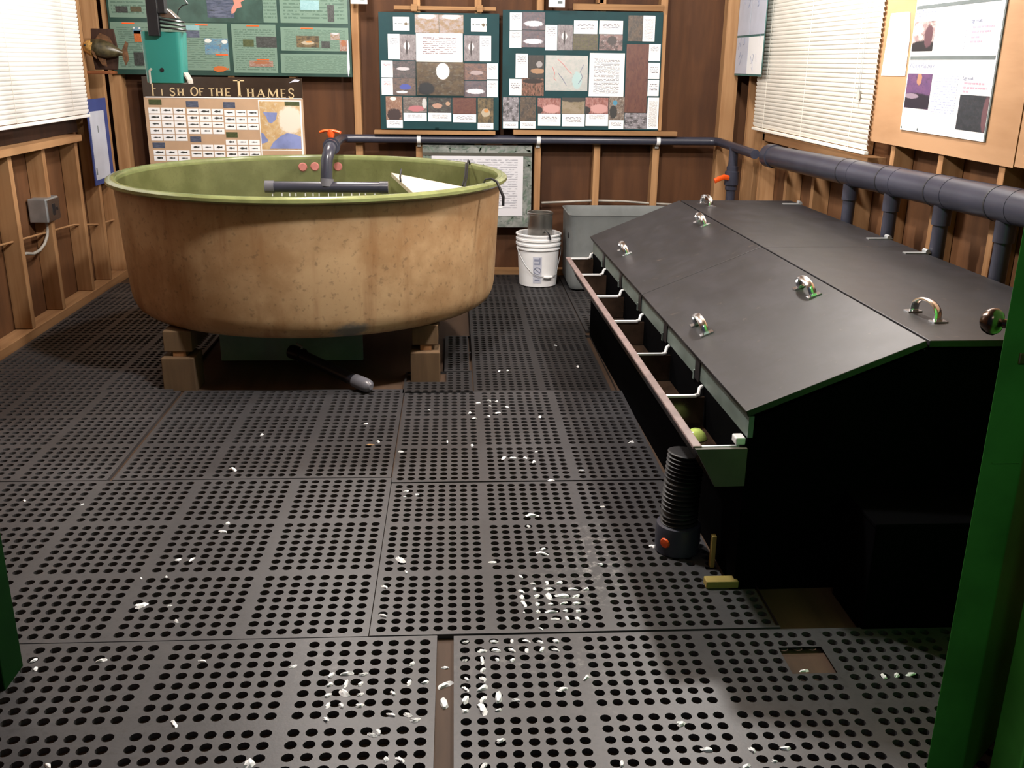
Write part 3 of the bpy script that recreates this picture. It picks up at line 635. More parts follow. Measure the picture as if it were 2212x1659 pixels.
# ============================================================ flat things on the back wall
def cards(parent, rects, names, mats, y, th=.0015):
    for i, r in enumerate(rects):
        MB().card(*r, y, th).build(names if isinstance(names, str) else names[i], mats[i % len(mats)] if isinstance(mats, (list, tuple)) else mats, parent)
def P(k): return PH[k]
YB = 3.34
b1 = thing('photo_board', 'dark teal board of fish photos and captions, the left of the two boards', 'display board', (.13, YB, .95), group='photo display boards', rot=(math.radians(-3.6), 0, 0))
def rel(r, ox, oz): return (r[0]-ox, r[1]-oz, r[2]-ox, r[3]-oz)
MB().card(-.372, .0, .376, .70, 0, .012).build('backing', 'teal_card', b1)
B1c = [(-0.152,1.542,-0.051,1.622),(0.33,1.543,0.428,1.622),(-0.187,1.372,-0.114,1.522),(0.385,1.368,0.456,1.519),(-0.232,1.264,-0.16,1.364),(-0.232,1.157,-0.162,1.258),(0.43,1.261,0.499,1.356),(0.43,1.152,0.498,1.253),(-0.012,1.36,0.278,1.53),(-0.206,0.958,-0.104,1.007),(-0.098,1.001,0.048,1.051),(0.058,1.0,0.204,1.053),(0.216,0.996,0.362,1.046),(0.372,0.954,0.472,0.994)]
B1m = ['paper','paper','cap_top','cap_top','cap_red','cap_red','cap_top','cap_top','cap_big','cap_mid','cap_mid','cap_mid','cap_mid','cap_mid']
B1p = [(-0.018,1.532,0.13,1.639),(0.132,1.531,0.283,1.639),(-0.116,1.368,-0.014,1.52),(0.288,1.368,0.384,1.52),(-0.159,1.262,-0.017,1.362),(-0.162,1.156,-0.019,1.26),(0.288,1.254,0.428,1.353),(0.288,1.152,0.427,1.249),(-0.012,1.158,0.284,1.357),(-0.208,1.009,-0.105,1.15),(-0.099,1.054,0.05,1.148),(0.058,1.055,0.205,1.145),(0.212,1.049,0.362,1.146),(0.373,0.996,0.472,1.146)]
B1k = ['rock','rock','grey','grey','darkfish','bluefish','redfish','silver','river','face','pinkfish','dkhands','maroon','net']
cards(b1, [rel(r, .13, .95) for r in B1c], 'caption_card', B1m, -.0022)
cards(b1, [rel(r, .13, .95) for r in B1p], 'photo', [P(k) for k in B1k], -.002)
for r in (B1c[0], B1c[1]):      # small fish drawing on the two logo cards
    x0, z0, x1, z1 = rel(r, .13, .95); cx, cz = (x0+x1)/2, (z0+z1)/2; w_ = x1-x0
    q_ = MB().prism([(cx+.012, cz), (cx+.03, cz+.011), (cx+.042, cz), (cx+.03, cz-.011)], 'Y', -.003, -.0023).prism([(cx+.042, cz), (cx+.048, cz+.01), (cx+.048, cz-.01)], 'Y', -.003, -.0023)
    q_.build('fish_emblem', P('net'), b1)
    MB().box(cx-.04, cx-.028, -.003, -.0023, cz-.003, cz+.004).box(cx-.02, cx+.008, -.003, -.0023, cz-.003, cz+.003).build('emblem_text', 'dkgrey', b1)
# clear sleeve bulging over the middle picture
sv = MB(); nx, nz_ = 8, 8; vs = []
for i in range(nx+1):
    for j in range(nz_+1):
        u, v = i/nx, j/nz_; vs.append((-.148+.308*u, -.004-.020*(1-v)-.0004*math.sin(PI*u), .205+.215*v))
GL = NT('clear_sleeve'); GL.b.inputs['Transmission Weight'].default_value = 1; GL.b.inputs['IOR'].default_value = 1.35; GL.fin((1, 1, 1), .012, 0, .5)
M['sleeve'] = GL.m
sv.add(vs, [(i*(nz_+1)+j, (i+1)*(nz_+1)+j, (i+1)*(nz_+1)+j+1, i*(nz_+1)+j+1) for i in range(nx) for j in range(nz_)]).build('clear_sleeve', 'sleeve', b1, True)
MB().box(-.03, -.005, -.006, -.001, .004, .012).build('clip', 'sleeve', b1)

b2 = thing('photo_board', 'dark teal board with a stream map and typed page, the right of the two boards', 'display board', (1.03, YB, .958), group='photo display boards', rot=(math.radians(-3.2), 0, 0))
MB().card(-.502, .0, .506, .715, 0, .012).build('backing', 'teal_card', b2)
MB().box(.5065, .525, -.012, .018, -.0, .70).build('edge_batten', 'stud', b2)
B2c = [(0.572,1.555,0.647,1.658),(0.571,1.45,0.646,1.552),(0.796,1.438,0.87,1.588),(0.974,1.539,1.122,1.618),(1.134,1.54,1.283,1.619),(1.41,1.5,1.486,1.652),(1.455,1.382,1.528,1.484),(1.456,1.274,1.528,1.372),(1.457,1.17,1.529,1.268),(1.462,0.966,1.534,1.16),(0.611,1.27,0.688,1.416),(0.572,1.164,0.65,1.264),(0.534,0.962,0.63,1.003),(0.644,0.962,0.742,1.007),(0.758,0.98,0.902,1.054),(0.912,0.978,1.058,1.054),(1.064,0.982,1.209,1.055),(1.213,0.964,1.31,1.018),(0.8,1.196,1.069,1.409),(1.079,1.164,1.302,1.426)]
B2m = ['cap_top','cap_top','cap_top','cap_mid','cap_mid','cap_full','cap_top','cap_mid','cap_mid','cap_full','cap_top','cap_mid','cap_mid','cap_mid','cap_mid','cap_mid','cap_top','cap_mid','map','cap_full']
B2m = [P('map') if k == 'map' else k for k in B2m]
B2p = [(0.65,1.558,0.792,1.662),(0.649,1.455,0.792,1.555),(0.873,1.44,0.968,1.59),(0.971,1.441,1.129,1.537),(1.137,1.443,1.284,1.538),(1.316,1.5,1.408,1.652),(1.312,1.066,1.454,1.482),(1.316,0.966,1.46,1.064),(0.691,1.272,0.79,1.408),(0.652,1.163,0.791,1.268),(0.532,1.005,0.636,1.152),(0.642,1.009,0.744,1.154),(0.754,1.056,0.901,1.15),(0.908,1.056,1.056,1.154),(1.06,1.058,1.207,1.156),(1.211,1.02,1.311,1.16)]
B2k = ['silver','silver','grey','grass','reel','brown','maroon','bw','arm','fingers','bw','brown','hand','arch','hand','colour']
cards(b2, [rel(r, 1.03, .958) for r in B2c], ['caption_card']*18+['stream_map', 'typed_page'], B2m, -.0022)
cards(b2, [rel(r, 1.03, .958) for r in B2p], 'photo', [P(k) for k in B2k], -.002)
mp = rel(B2c[18], 1.03, .958); X0, Z0 = mp[0], mp[1]; w_, h_ = mp[2]-mp[0], mp[3]-mp[1]
for k, pl in enumerate(([(.28, .9), (.42, .75), (.52, .6), (.62, .48)], [(.16, .68), (.22, .5), (.2, .36), (.26, .28)], [(.9, .75), (.82, .55), (.88, .4), (.78, .2)], [(.3, .5), (.42, .32), (.5, .15)])):
    MB().tube([(X0+a*w_, -.003, Z0+b*h_) for a, b in pl], .002, 6).build('map_line', 'pinkline' if k < 2 else 'ink', b2)
# ledges and battens round the boards
for x0, x1, z0, z1, y0, lab in ((-.285, .485, .920, .944, 3.318, 'thin wooden ledge under the left photo board'), (.60, 1.66, .924, .952, 3.318, 'thin wooden ledge under the right photo board'),
                                (-.145, .485, 1.664, 1.686, 3.372, 'thin wooden batten over the left photo board'), (.965, 1.535, 1.678, 1.715, 3.372, 'brown wooden board over the right photo board')):
    tag(MB().box(x0, x1, y0, 3.399, z0, z1).build('wooden_ledge', 'stud_x', bevel=.002), lab, 'ledge', 'wooden ledges round the photo boards')
for x, lab in ((-.02, 'left wooden turn button on the batten over the left photo board'), (.385, 'right wooden turn button on the batten over the left photo board')):
    tag(MB().box(x-.018, x+.018, 3.352, 3.371, 1.655, 1.695).build('turn_button', 'stud_x', bevel=.002), lab, 'wooden clip')
tag(MB().box(1.12, 1.16, 3.40, 3.489, 1.72, 2.45).build('wooden_strut', 'stud', bevel=.002), 'short upright strut above the right photo board', 'strut')
for x0, x1, lab in ((-.40, -.30, 'small white card hanging above the left photo board'), (.805, .905, 'small white card hanging above the right photo board')):
    o = thing('hanging_card', lab, 'card', (x0, 3.30, 1.688), group='small hanging cards')
    MB().card(0, 0, x1-x0, .15, 0, .002).build('card', 'paper', o); MB().box(.055, .085, -.001, -.0001, .02, .035).build('print', 'dkgrey', o)
    MB().tube([((x1-x0)/2, .001, .15), ((x1-x0)/2, .001, .76)], .0015, 6).build('thread', 'paper', o)

# framed letter with leafy border
o = thing('framed_letter', 'printed letter in a grey leafy border hanging below the back wall pipe', 'framed notice', (.017, 3.372, .323))
MB().card(0, 0, .709, .529, 0, .018).build('border', P('leaf'), o)
MB().card(.058, .075, .652, .475, -.0025, .002).build('letter', 'frame_txt', o)
MB().box(.0, .709, -.004, -.0005, .462, .482).build('border_rule', 'khaki', o)
lf = MB()
for i in range(46):
    side = i % 4
    if side == 0: x, z = random.uniform(.02, .69), random.uniform(.487, .515)
    elif side == 1: x, z = random.uniform(.662, .70), random.uniform(.03, .5)
    elif side == 2: x, z = random.uniform(.02, .69), random.uniform(.015, .06)
    else: x, z = random.uniform(.01, .05), random.uniform(.03, .5)
    a = random.uniform(0, PI); l_ = random.uniform(.02, .04); c_, s_ = math.cos(a), math.sin(a)
    pts = [(x-l_*c_, z-l_*s_), (x+.008*s_, z-.008*c_), (x+l_*c_, z+l_*s_), (x-.008*s_, z+.008*c_)]
    pts = [(min(max(px, .003), .706), min(max(pz, .003), .526)) for px, pz in pts]
    lf.prism(pts, 'Y', -.0022, -.0004)
lf.build('leaf_print', plain('leaf_print', (.12, .16, .13), .5, 0, .4, .3, 20), o)
MB().prism([(.345, .372), (.352, .40), (.375, .392), (.392, .412), (.41, .396), (.425, .372)], 'Y', -.0045, -.003).build('emblem', plain('emblem_green', (.07, .10, .05), .5), o)
MB().box(.08, .52, -.0045, -.003, .125, .136).build('rule', 'paper', o)

# green river poster
o = thing('river_poster', 'large green river information poster on the upper left back wall', 'poster', (-1.88, 3.382, 1.262))
MB().card(0, 0, 1.465, .78, 0, .012).build('sheet', 'river', o)
def g(r): return rel(r, -1.88, 1.262)
cards(o, [g(r) for r in ((-1.868,1.592,-1.608,2.02),(-1.872,1.292,-1.169,1.566),(-1.144,1.28,-0.874,1.564),(-0.845,1.414,-0.43,1.552),(-0.853,1.281,-0.428,1.396),(-0.841,1.576,-0.43,2.02),(-0.944,1.576,-0.86,2.02))], 'text_panel', 'cell_txt', -.0015)
cards(o, [g((-1.59, 1.572, -.948, 2.02))], 'map_panel', P('grass') if False else 'rivermap', -.0015)
GI = [((-1.828,1.62,-1.756,1.656),'dk'),((-1.748,1.314,-1.69,1.392),'dk'),((-1.734,1.453,-1.682,1.518),'trout'),((-1.738,1.50,-1.69,1.54),'house'),((-1.416,1.526,-1.336,1.554),'sky'),((-1.419,1.482,-1.339,1.523),'lake'),((-1.312,1.385,-1.169,1.48),'house'),((-1.078,1.434,-1.012,1.476),'hill'),((-0.997,1.431,-0.872,1.495),'dk'),((-1.047,1.317,-0.902,1.353),'flood'),((-0.75,1.435,-0.612,1.502),'net'),((-0.598,1.432,-0.546,1.472),'dk'),((-0.54,1.48,-0.484,1.522),'rock'),((-0.486,1.416,-0.438,1.481),'flood'),((-0.552,1.584,-0.512,1.682),'dk'),((-0.716,1.652,-0.601,1.708),'sky'),((-1.739,1.626,-1.674,1.656),'grass'),((-1.28,1.6,-1.12,1.71),'lake')]
cards(o, [g(r) for r, k in GI], 'picture', [P(k) for r, k in GI], -.003)
tr = [(.03, .5), (.12, .82), (.35, 1.0), (.7, .95), (.93, .62), (1.0, .75), (.98, .4), (.9, .45), (.65, .12), (.3, .05), (.1, .22)]
x0, z0, x1, z1 = g((-1.275, 1.281, -1.176, 1.318))
MB().prism([(x0+a*(x1-x0), z0+b*(z1-z0)) for a, b in tr], 'Y', -.004, -.0016).build('fish_picture', P('trout'), o)
co = [(-1.135, 1.622), (-1.115, 1.63), (-1.10, 1.655), (-1.07, 1.662), (-1.075, 1.69), (-1.03, 1.715), (-1.05, 1.78), (-1.10, 1.80), (-1.125, 1.74), (-1.115, 1.68), (-1.135, 1.645)]
MB().prism([(a+1.88, b-1.262) for a, b in co], 'Y', -.004, -.0016).build('watershed_shape', P('coral'), o)
for x, z in ((-1.80, 1.56), (-1.36, 1.557), (-1.05, 1.556), (-.72, 1.546), (-1.25, 1.385), (-1.0, 1.36)):
    MB().box(x+1.88, x+1.88+.075, -.0035, -.0016, z-1.262-.004, z-1.262+.003).build('heading', 'orange', o)
MB().prism([(1.440, .0), (1.452, .05), (1.448, .22), (1.441, .22), (1.436, .05)], 'Y', -.004, -.0003).build('curled_edge', 'bluew', o)

# fish poster
o = thing('fish_poster', 'brown and tan fish chart poster hanging behind the round tank', 'poster', (-1.715, 3.378, .70))
MB().card(0, 0, .985, .552, 0, .006).build('sheet', 'tan', o)
MB().card(0, .430, .985, .552, -.002, .0018).build('title_band', 'posterbrown', o)
MB().card(.012, .425, .98, .431, -.003, .0018).build('white_rule', 'paper', o)
fc = None
def fg(r): return rel(r, -1.715, .70)
for (x0, z0, x1, z1, nc, nr) in ((-1.696,0.86,-1.464,1.068,3,5),(-1.458,0.904,-1.23,1.063,3,4),(-1.228,0.932,-1.013,1.058,3,3),(-1.69,0.736,-1.459,0.808,3,2),(-1.453,0.761,-1.236,0.844,3,2),(-1.232,0.762,-1.014,0.876,3,3)):
    x0, z0, x1, z1 = fg((x0, z0, x1, z1)); dx, dz = (x1-x0)/nc, (z1-z0)/nr
    for i in range(nc):
        for j in range(nr):
            a, b = x0+i*dx, z0+j*dz; fc = MB().card(a+.003, b+.003, a+dx-.003, b+dz-.003, -.002, .0018).build('fish_card', 'paper', o)
            cx, cz = a+dx/2, b+dz*.56; l_ = random.uniform(.018, .028); h_ = random.uniform(.003, .0075)
            MB().prism([(cx-l_, cz), (cx-l_*.3, cz+h_), (cx+l_*.5, cz+h_*.4), (cx+l_, cz+h_*.9), (cx+l_, cz-h_*.9), (cx+l_*.5, cz-h_*.4), (cx-l_*.3, cz-h_)], 'Y', -.003, -.0021).build('fish_picture', P('dk'), fc)
FP = [((-1.686,1.082,-1.608,1.114),'hill'),((-1.457,1.07,-1.382,1.106),'lake'),((-1.228,1.068,-1.154,1.104),'lake'),((-1.688,0.819,-1.612,0.852),'lake'),((-1.45,0.858,-1.382,0.892),'lake'),((-1.224,0.887,-1.152,0.92),'hill')]
cards(o, [fg(r) for r, k in FP], 'scene_picture', [P(k) for r, k in FP], -.002)
MB().card(*fg((-1.010, .70, -.742, 1.118)), -.0015, .0013).build('map_frame', 'paper', o)
MB().card(*fg((-1.004, .815, -.752, 1.110)), -.003, .0013).build('map', P('mapland'), o)
MB().card(*fg((-1.004, .70, -.752, .808)), -.003, .0013).build('map_key', 'tan', o)
def fp(pl): return [(a+1.715, b-.70) for a, b in pl]
lk = MB().prism(fp([(-.985, 1.045), (-.895, 1.042), (-.905, 1.0), (-.935, .975), (-.955, .985), (-.965, 1.015)]), 'Y', -.004, -.0031)
lk.prism(fp([(-1.003, .92), (-.985, .91), (-.975, .885), (-.96, .875), (-.968, .86), (-1.003, .85)]), 'Y', -.004, -.0031)
lk.prism(fp([(-.955, .82), (-.93, .86), (-.88, .90), (-.84, .918), (-.79, .91), (-.754, .895), (-.754, .82)]), 'Y', -.004, -.0031)
lk.build('map_lakes', 'lakeblue', o)
MB().card(*fg((-.845, 1.085, -.752, 1.110)), -.004, .0009).build('map_title', P('hill'), o)
MB().prism([(.905, .522), (.94, .545), (.975, .541), (.962, .53), (.93, .528)], 'Y', -.003, -.0021).build('painted_fold_sheen', 'bluew', o)  # pale sliver painted as the highlight on the curling corner
# title letters drawn with strokes and serifs
def strokes(ch):
    th, tn = .2, .09
    D = {'F': ([((.2, 0), (.2, 1), th), ((.2, .95), (.85, .95), tn), ((.2, .5), (.65, .5), tn)], [(.2, 0), (.85, .9, .02)]),
         'I': ([((.5, 0), (.5, 1), th*1.5)], [(.5, 0), (.5, 1)]),
         'H': ([((.2, 0), (.2, 1), th), ((.8, 0), (.8, 1), th), ((.2, .5), (.8, .5), tn)], [(.2, 0), (.2, 1), (.8, 0), (.8, 1)]),
         'T': ([((.5, 0), (.5, 1), th), ((.05, .95), (.95, .95), tn)], [(.5, 0)]),
         'E': ([((.2, 0), (.2, 1), th), ((.2, .95), (.85, .95), tn), ((.2, .5), (.7, .5), tn), ((.2, .05), (.88, .05), tn)], []),
         'A': ([((.12, 0), (.5, 1), tn), ((.88, 0), (.5, 1), th), ((.26, .36), (.74, .36), tn)], [(.12, 0), (.88, 0)]),
         'M': ([((.12, 0), (.16, 1), tn), ((.88, 0), (.84, 1), th), ((.16, 1), (.5, .15), th), ((.5, .15), (.84, 1), tn)], [(.12, 0), (.88, 0)])}
    if ch == 'O': return [('arc', [(.5+.42*math.cos(a), .5+.5*math.sin(a)) for a in [2*PI*i/24 for i in range(25)]])], []
    if ch == 'S': return [('arc', [(.82, .80), (.74, .93), (.5, 1.0), (.27, .92), (.2, .76), (.3, .6), (.5, .52), (.72, .42), (.82, .26), (.72, .08), (.5, 0), (.26, .05), (.16, .2)])], []
    return D[ch]
def letter(ch, x0, z0, x1, z1, parent):
    st, sf = strokes(ch); m = MB(); w_, h_ = x1-x0, z1-z0; un = min(w_, h_)
    def seg(a, b, t):
        A = Vector((x0+a[0]*w_, z0+a[1]*h_)); B_ = Vector((x0+b[0]*w_, z0+b[1]*h_)); d_ = (B_-A)
        if d_.length < 1e-6: return
        n_ = Vector((-d_.y, d_.x)).normalized()*t*un/2
        m.prism([A+n_, A-n_, B_-n_, B_+n_], 'Y', -.004, -.0021)
    for s in st:
        if s[0] == 'arc':
            for a, b in zip(s[1], s[1][1:]): seg(a, b, .10+.10*abs((a[0]+b[0])/2-.5)*2 if ch == 'O' else .16)
        else: seg(s[0], s[1], s[2])
    for s in sf: seg((s[0]-.16, s[1] and s[1]-.03 or .03), (s[0]+.16, s[1] and s[1]-.03 or .03), .06)
    m.build('title_letter', 'gilt', parent)
TX = 'FISHOFTHETHAMES'
TR = [(-1.662,1.136,-1.62,1.222),(-1.608,1.137,-1.588,1.178),(-1.555,1.137,-1.512,1.184),(-1.506,1.137,-1.461,1.182),(-1.423,1.140,-1.376,1.190),(-1.371,1.140,-1.336,1.186),(-1.312,1.138,-1.273,1.187),(-1.269,1.138,-1.221,1.187),(-1.213,1.138,-1.17,1.187),(-1.158,1.137,-1.084,1.238),(-1.078,1.135,-1.028,1.186),(-1.016,1.135,-0.962,1.184),(-0.951,1.133,-0.878,1.186),(-0.868,1.133,-0.830,1.186),(-0.823,1.131,-0.778,1.188)]
for ch, r in zip(TX, TR): letter(ch, *fg(r), o)

# ============================================================ blinds
def blind(label, x, s, y0, y1, z0, z1, pitch=.0215, cord=None, mat='blind'):
    # s = +1: room lies towards +x of the blind
    o = thing('window_blind', label, 'blind', (x, y0, z0), group='cream slatted window blinds')
    m = MB(); n = int((z1-z0-.03)/pitch)
    for i in range(n):
        z = .028+i*pitch; jy = random.uniform(-.002, .002)
        prof = [(-.0045*s, -.0118), (.0012*s, -.004), (.0038*s, .004), (.0045*s, .0118)]     # bowed slat, nearly closed
        vs = [(px, jy+yy, z+pz) for yy in (0, y1-y0) for px, pz in prof]
        vs2 = [(px-.0007*s, yy, pz) for px, yy, pz in vs]
        k = 4
        m.add(vs+vs2, [(i_, i_+1, k+i_+1, k+i_) for i_ in range(3)]+[(8+i_+1, 8+i_, 8+k+i_, 8+k+i_+1) for i_ in range(3)]+[(0, 4, 12, 8), (3, 11, 15, 7), (0, 8, 9, 1), (1, 9, 10, 2), (2, 10, 11, 3), (4, 5, 13, 12), (5, 6, 14, 13), (6, 7, 15, 14)])
    m.build('slats', mat, o)
    MB().box(-.011, .011, 0, y1-y0, -.004, .012).build('bottom_rail', mat, o, bevel=.003)
    MB().box(-.02, .02, 0, y1-y0, z1-z0, z1-z0+.03).build('head_rail', 'blind', o, bevel=.002)
    for f in (.12, .5, .88): MB().tube([(.0065*s, f*(y1-y0), .0), (.0065*s, f*(y1-y0), z1-z0)], .0009, 5).build('ladder_cord', 'blind', o)
    if cord:
        for dy in (0, .03):
            MB().tube([(.013*s, cord[0]-y0+dy, z1-z0), (.014*s, cord[0]-y0+dy*.6, cord[1]-z0+.03)], .0016, 6).build('pull_cord', 'steel_dull', o)
        MB().lathe([(0, .04), (.006, .038), (.011, .0), (0, -.002)], 12, c=(.014*s, cord[0]-y0+.008, cord[1]-z0)).build('tassel', 'cable', o, True)
    return o
blind('wide cream blind over the left window, brightly lit', -1.895, 1, .95, 2.905, 1.035, 2.22, mat='blind_lit')
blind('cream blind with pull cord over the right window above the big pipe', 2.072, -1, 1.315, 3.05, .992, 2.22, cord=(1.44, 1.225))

# ============================================================ sheets on the right wall
def wall_R(X):      # local frame on the right wall: +x runs towards the door, +z up, face towards the room
    return (0, 0, -PI/2)
def rcard(mb, ya, za, yb, zb, d=0, th=.0015, y0=0, z0=0):   # y from far ya to near yb
    return mb.card(y0-ya, za-z0, y0-yb, zb-z0, d, th)
K = 1.0109
def ky(y): return -3.0359+(y+3.0359)*K
def kz(z): return 1.3654+(z-1.3654)*K
o = thing('hatchery_poster', 'white hatchery poster with three photos and red notes on the plywood', 'poster', (2.081, ky(.985), kz(1.122)), rot=(0, 0, -PI/2))
Y0, Z0 = ky(.985), kz(1.122)
def rr(ya, za, yb, zb): return (Y0-ky(ya), kz(za)-Z0, Y0-ky(yb), kz(zb)-Z0)
MB().card(0, 0, Y0-ky(.323), .86, 0, .0055).build('sheet', 'paper', o)
MB().card(Y0-ky(.323), 0, Y0-ky(.323)+.008, .86, .001, .0045).build('edge', 'dkgrey', o)
for r in ((.978, 1.583, .34, 1.596), (.976, 1.394, .33, 1.408)): MB().card(*rr(*r), -.0012, .001).build('rule_bar', 'dkgrey', o)
MB().card(*rr(.976, 1.426, .799, 1.536), -.0012, .001).build('photo', P('crowd'), o)
MB().card(*rr(.975, 1.21, .765, 1.342), -.0012, .001).build('photo', P('purple'), o)
MB().card(*rr(.529, 1.152, .325, 1.274), -.0012, .001).build('photo', P('grid'), o)
MB().card(*rr(.742, 1.428, .556, 1.532), -.0012, .001).build('text_column', 'col_txt', o)
MB().card(*rr(.752, 1.20, .56, 1.34), -.0012, .001).build('text_column', 'col_txt', o)
def words(txt, mat, parent, x0, z0, x1, z1, y, name):
    cu = bpy.data.curves.new(name, 'FONT'); cu.body = txt; cu.size = 1; cu.extrude = .01
    tmp = bpy.data.objects.new(name, cu); COL.objects.link(tmp); bpy.context.view_layer.update()
    me = bpy.data.meshes.new_from_object(tmp.evaluated_get(bpy.context.evaluated_depsgraph_get()))
    bpy.data.objects.remove(tmp); bpy.data.curves.remove(cu)
    xs = [v.co.x for v in me.vertices]; ys = [v.co.y for v in me.vertices]; ax, bx, ay, by = min(xs), max(xs), min(ys), max(ys)
    for v in me.vertices:
        v.co = (x0+(v.co.x-ax)/(bx-ax)*(x1-x0), y-(v.co.z+.01)*.03, z0+(v.co.y-ay)/(by-ay)*(z1-z0))
    me.materials.clear(); me.materials.append(M[mat]); ob = bpy.data.objects.new(name, me); COL.objects.link(ob); ob.parent = parent
words('Egg Transfer', 'ink', o, *rr(.977, 1.552, .812, 1.578), -.0004, 'title_text')
words('Walleye Hatchery', 'ink', o, *rr(.973, 1.357, .763, 1.383), -.0004, 'title_text')
words('Egg results', 'ink', o, *rr(.530, 1.515, .452, 1.532), -.0004, 'heading_text')
words('Egg results', 'ink', o, *rr(.527, 1.322, .449, 1.338), -.0004, 'heading_text')
rl = MB()
for (ya, yb, z) in ((.515, .37, 1.503), (.515, .39, 1.487), (.515, .46, 1.469), (.52, .44, 1.454), (.515, .37, 1.313), (.517, .35, 1.298), (.517, .475, 1.285)):
    y = ya
    while y > yb:
        l_ = random.uniform(.012, .028); rl.card(*rr(y, z-.003, max(y-l_, yb), z+.004), -.0008, .0006); y -= l_+.005
rl.build('red_note_text', 'red_ink', o)
for y in (.975, .83): MB().lathe([(0, .002), (.005, .001), (.006, 0)], 10, T=Matrix.Translation((Y0-ky(y), -.0002, .010)) @ Matrix.Rotation(PI/2, 4, 'X')).build('tack', 'dkgrey', o)
o = thing('paper_sheet', 'plain white paper sheet tacked on the plywood left of the white poster', 'paper', (2.0845, ky(1.245), kz(1.33)), rot=(0, 0, -PI/2))
pm = MB().prism([(0, 0), (.235, .002), (.232, .15), (.205, .248), (.185, .252), (.022, .252)], 'Y', -.0005, .001); pm.build('sheet', 'paper', o)
MB().box(.10, .125, -.0013, -.0006, .135, .139).box(.13, .15, -.0013, -.0006, .136, .142).box(.1, .14, -.0013, -.0006, .10, .103).build('faint_print', 'bluew', o)

o = thing('map_sheets', 'board of four pale blue map sheets hanging beside the right blind', 'map board', (2.02, 3.385, 1.302), rot=(0, 0, -PI/2))
MB().card(0, 0, .565, .62, 0, .004).build('backing', 'teal_edge', o)
for (a, b, c, d_) in ((.006, .238, .26, .62), (.268, .238, .56, .62), (.006, .012, .262, .226), (.268, .012, .56, .226)):
    s_ = MB().card(a, b, c, d_, -.002, .0015).build('map_sheet', 'bluew' if not (a > .2 and b < .1) else 'paper', o)
    mk = MB()
    for q_ in range(5):
        x, z = random.uniform(a+.04, c-.04), random.uniform(b+.03, d_-.03); mk.tube([(x, -.003, z), (x+random.uniform(-.02, .03), -.003, z+random.uniform(-.03, .03)), (x+random.uniform(-.02, .04), -.003, z+.04)], .0012, 5)
    mk.build('contour', 'dkgrey' if q_ % 2 else 'ink', s_)

# ============================================================ left wall bits
o = thing('wall_notice', 'tall white notice in a blue border in the back left corner', 'notice', (-1.918, 2.955, .63), rot=(0, 0, PI/2))
MB().card(0, 0, .33, .495, 0, .006).build('backing', 'blue', o)
MB().card(.02, .03, .265, .425, -.002, .0018).build('sheet', 'bluew', o)
MB().box(.13, .14, -.003, -.0021, .30, .34).box(.03, .045, -.003, -.0021, .06, .10).build('print', 'dkgrey', o)
o = thing('electrical_box', 'small metal electrical box with a looping grey cable on the left wall studs', 'electrical box', (-1.925, 2.285, .59))
MB().box(-.085, .012, -.095, .072, -.062, .062).build('body', 'steel_dull', o, bevel=.006)
MB().box(.012, .016, -.088, .066, -.056, .056).build('cover', 'steel', o, bevel=.002)
MB().box(.016, .019, -.03, .0, -.03, .03).box(.016, .021, .02, .03, -.008, .008).build('switch', 'blackp', o, bevel=.001)
MB().tube([(-.03, -.02, -.06), (-.03, -.018, -.10), (-.032, -.03, -.14), (-.036, -.07, -.178), (-.04, -.13, -.20), (-.045, -.20, -.205), (-.05, -.27, -.19), (-.05, -.375, -.185)], .008, 10).build('cable', 'cable', o, True)
tag(MB().tube([(-1.965, 1.2, .525), (-1.965, 1.87, .487), (-1.965, 2.65, .445), (-1.965, 3.04, .385), (-1.965, 3.32, .37)], .006, 10).build('conduit', 'stud_y', smooth=True), 'thin grey conduit running through the left wall studs', 'conduit')
tag(MB().tube([(.80, 3.43, .478), (.95, 3.43, .484), (1.16, 3.43, .494), (1.35, 3.43, .49), (1.52, 3.43, .478), (1.7, 3.43, .47)], .007, 8).build('wall_cable', 'cable', smooth=True), 'thin pale cable looping through the back wall studs above the grey tank', 'cable')

# mounted fish
o = thing('mounted_fish', 'mounted dark fish with golden head on a dark plaque in the back left corner', 'mounted fish', (-1.815, 3.09, 1.39))
MB().prism([(-.085, -.10), (.045, -.10), (.06, .0), (.045, .13), (-.085, .13), (-.095, .0)], 'Y', .025, .04).build('plaque', 'plaque', o, bevel=.003)
fb = MB(); ring = []; prof = [(-.118, .004), (-.112, .018), (-.095, .032), (-.07, .044), (-.03, .052), (.02, .046), (.06, .03), (.085, .017), (.10, .013)]
pts = [(x, -.012+.15*max(0, x-.02)**1.3-.01, .035-.20*(x+.1)) for x, r in prof]
fb.tube(pts, [r for x, r in prof], 20, flat=None); fb.build('body', 'fishbody', o, True)
MB().tube([(-.122, -.024, .036), (-.116, -.024, .034), (-.104, -.024, .030), (-.084, -.024, .026), (-.062, -.024, .020)], [.006, .023, .035, .044, .0495], 20).build('head', 'gold', o, True)
MB().lathe([(0, .006), (.005, .004), (.007, 0)], 12, T=Matrix.Translation((-.098, -.062, .036)) @ Matrix.Rotation(PI/2, 4, 'X')).build('eye', 'blackp', o, True)
MB().prism([(.09, -.008), (.095, .012), (.122, .062), (.135, .05), (.126, .015), (.13, -.04), (.108, -.075)], 'Y', -.016, -.010).build('tail', 'fishfin', o)
MB().prism([(-.05, .07), (-.02, .105), (.03, .085), (.05, .045), (.0, .06)], 'Y', -.022, -.016).build('dorsal_fin', 'fishfin', o)
MB().prism([(-.045, -.03), (-.02, -.075), (.005, -.08), (.0, -.04)], 'Y', -.03, -.024).build('pelvic_fin', 'fishfin', o)
MB().prism([(-.062, .012), (-.045, -.03), (-.03, -.04), (-.042, .0)], 'Y', -.082, -.076).build('side_fin', 'fishfin', o)
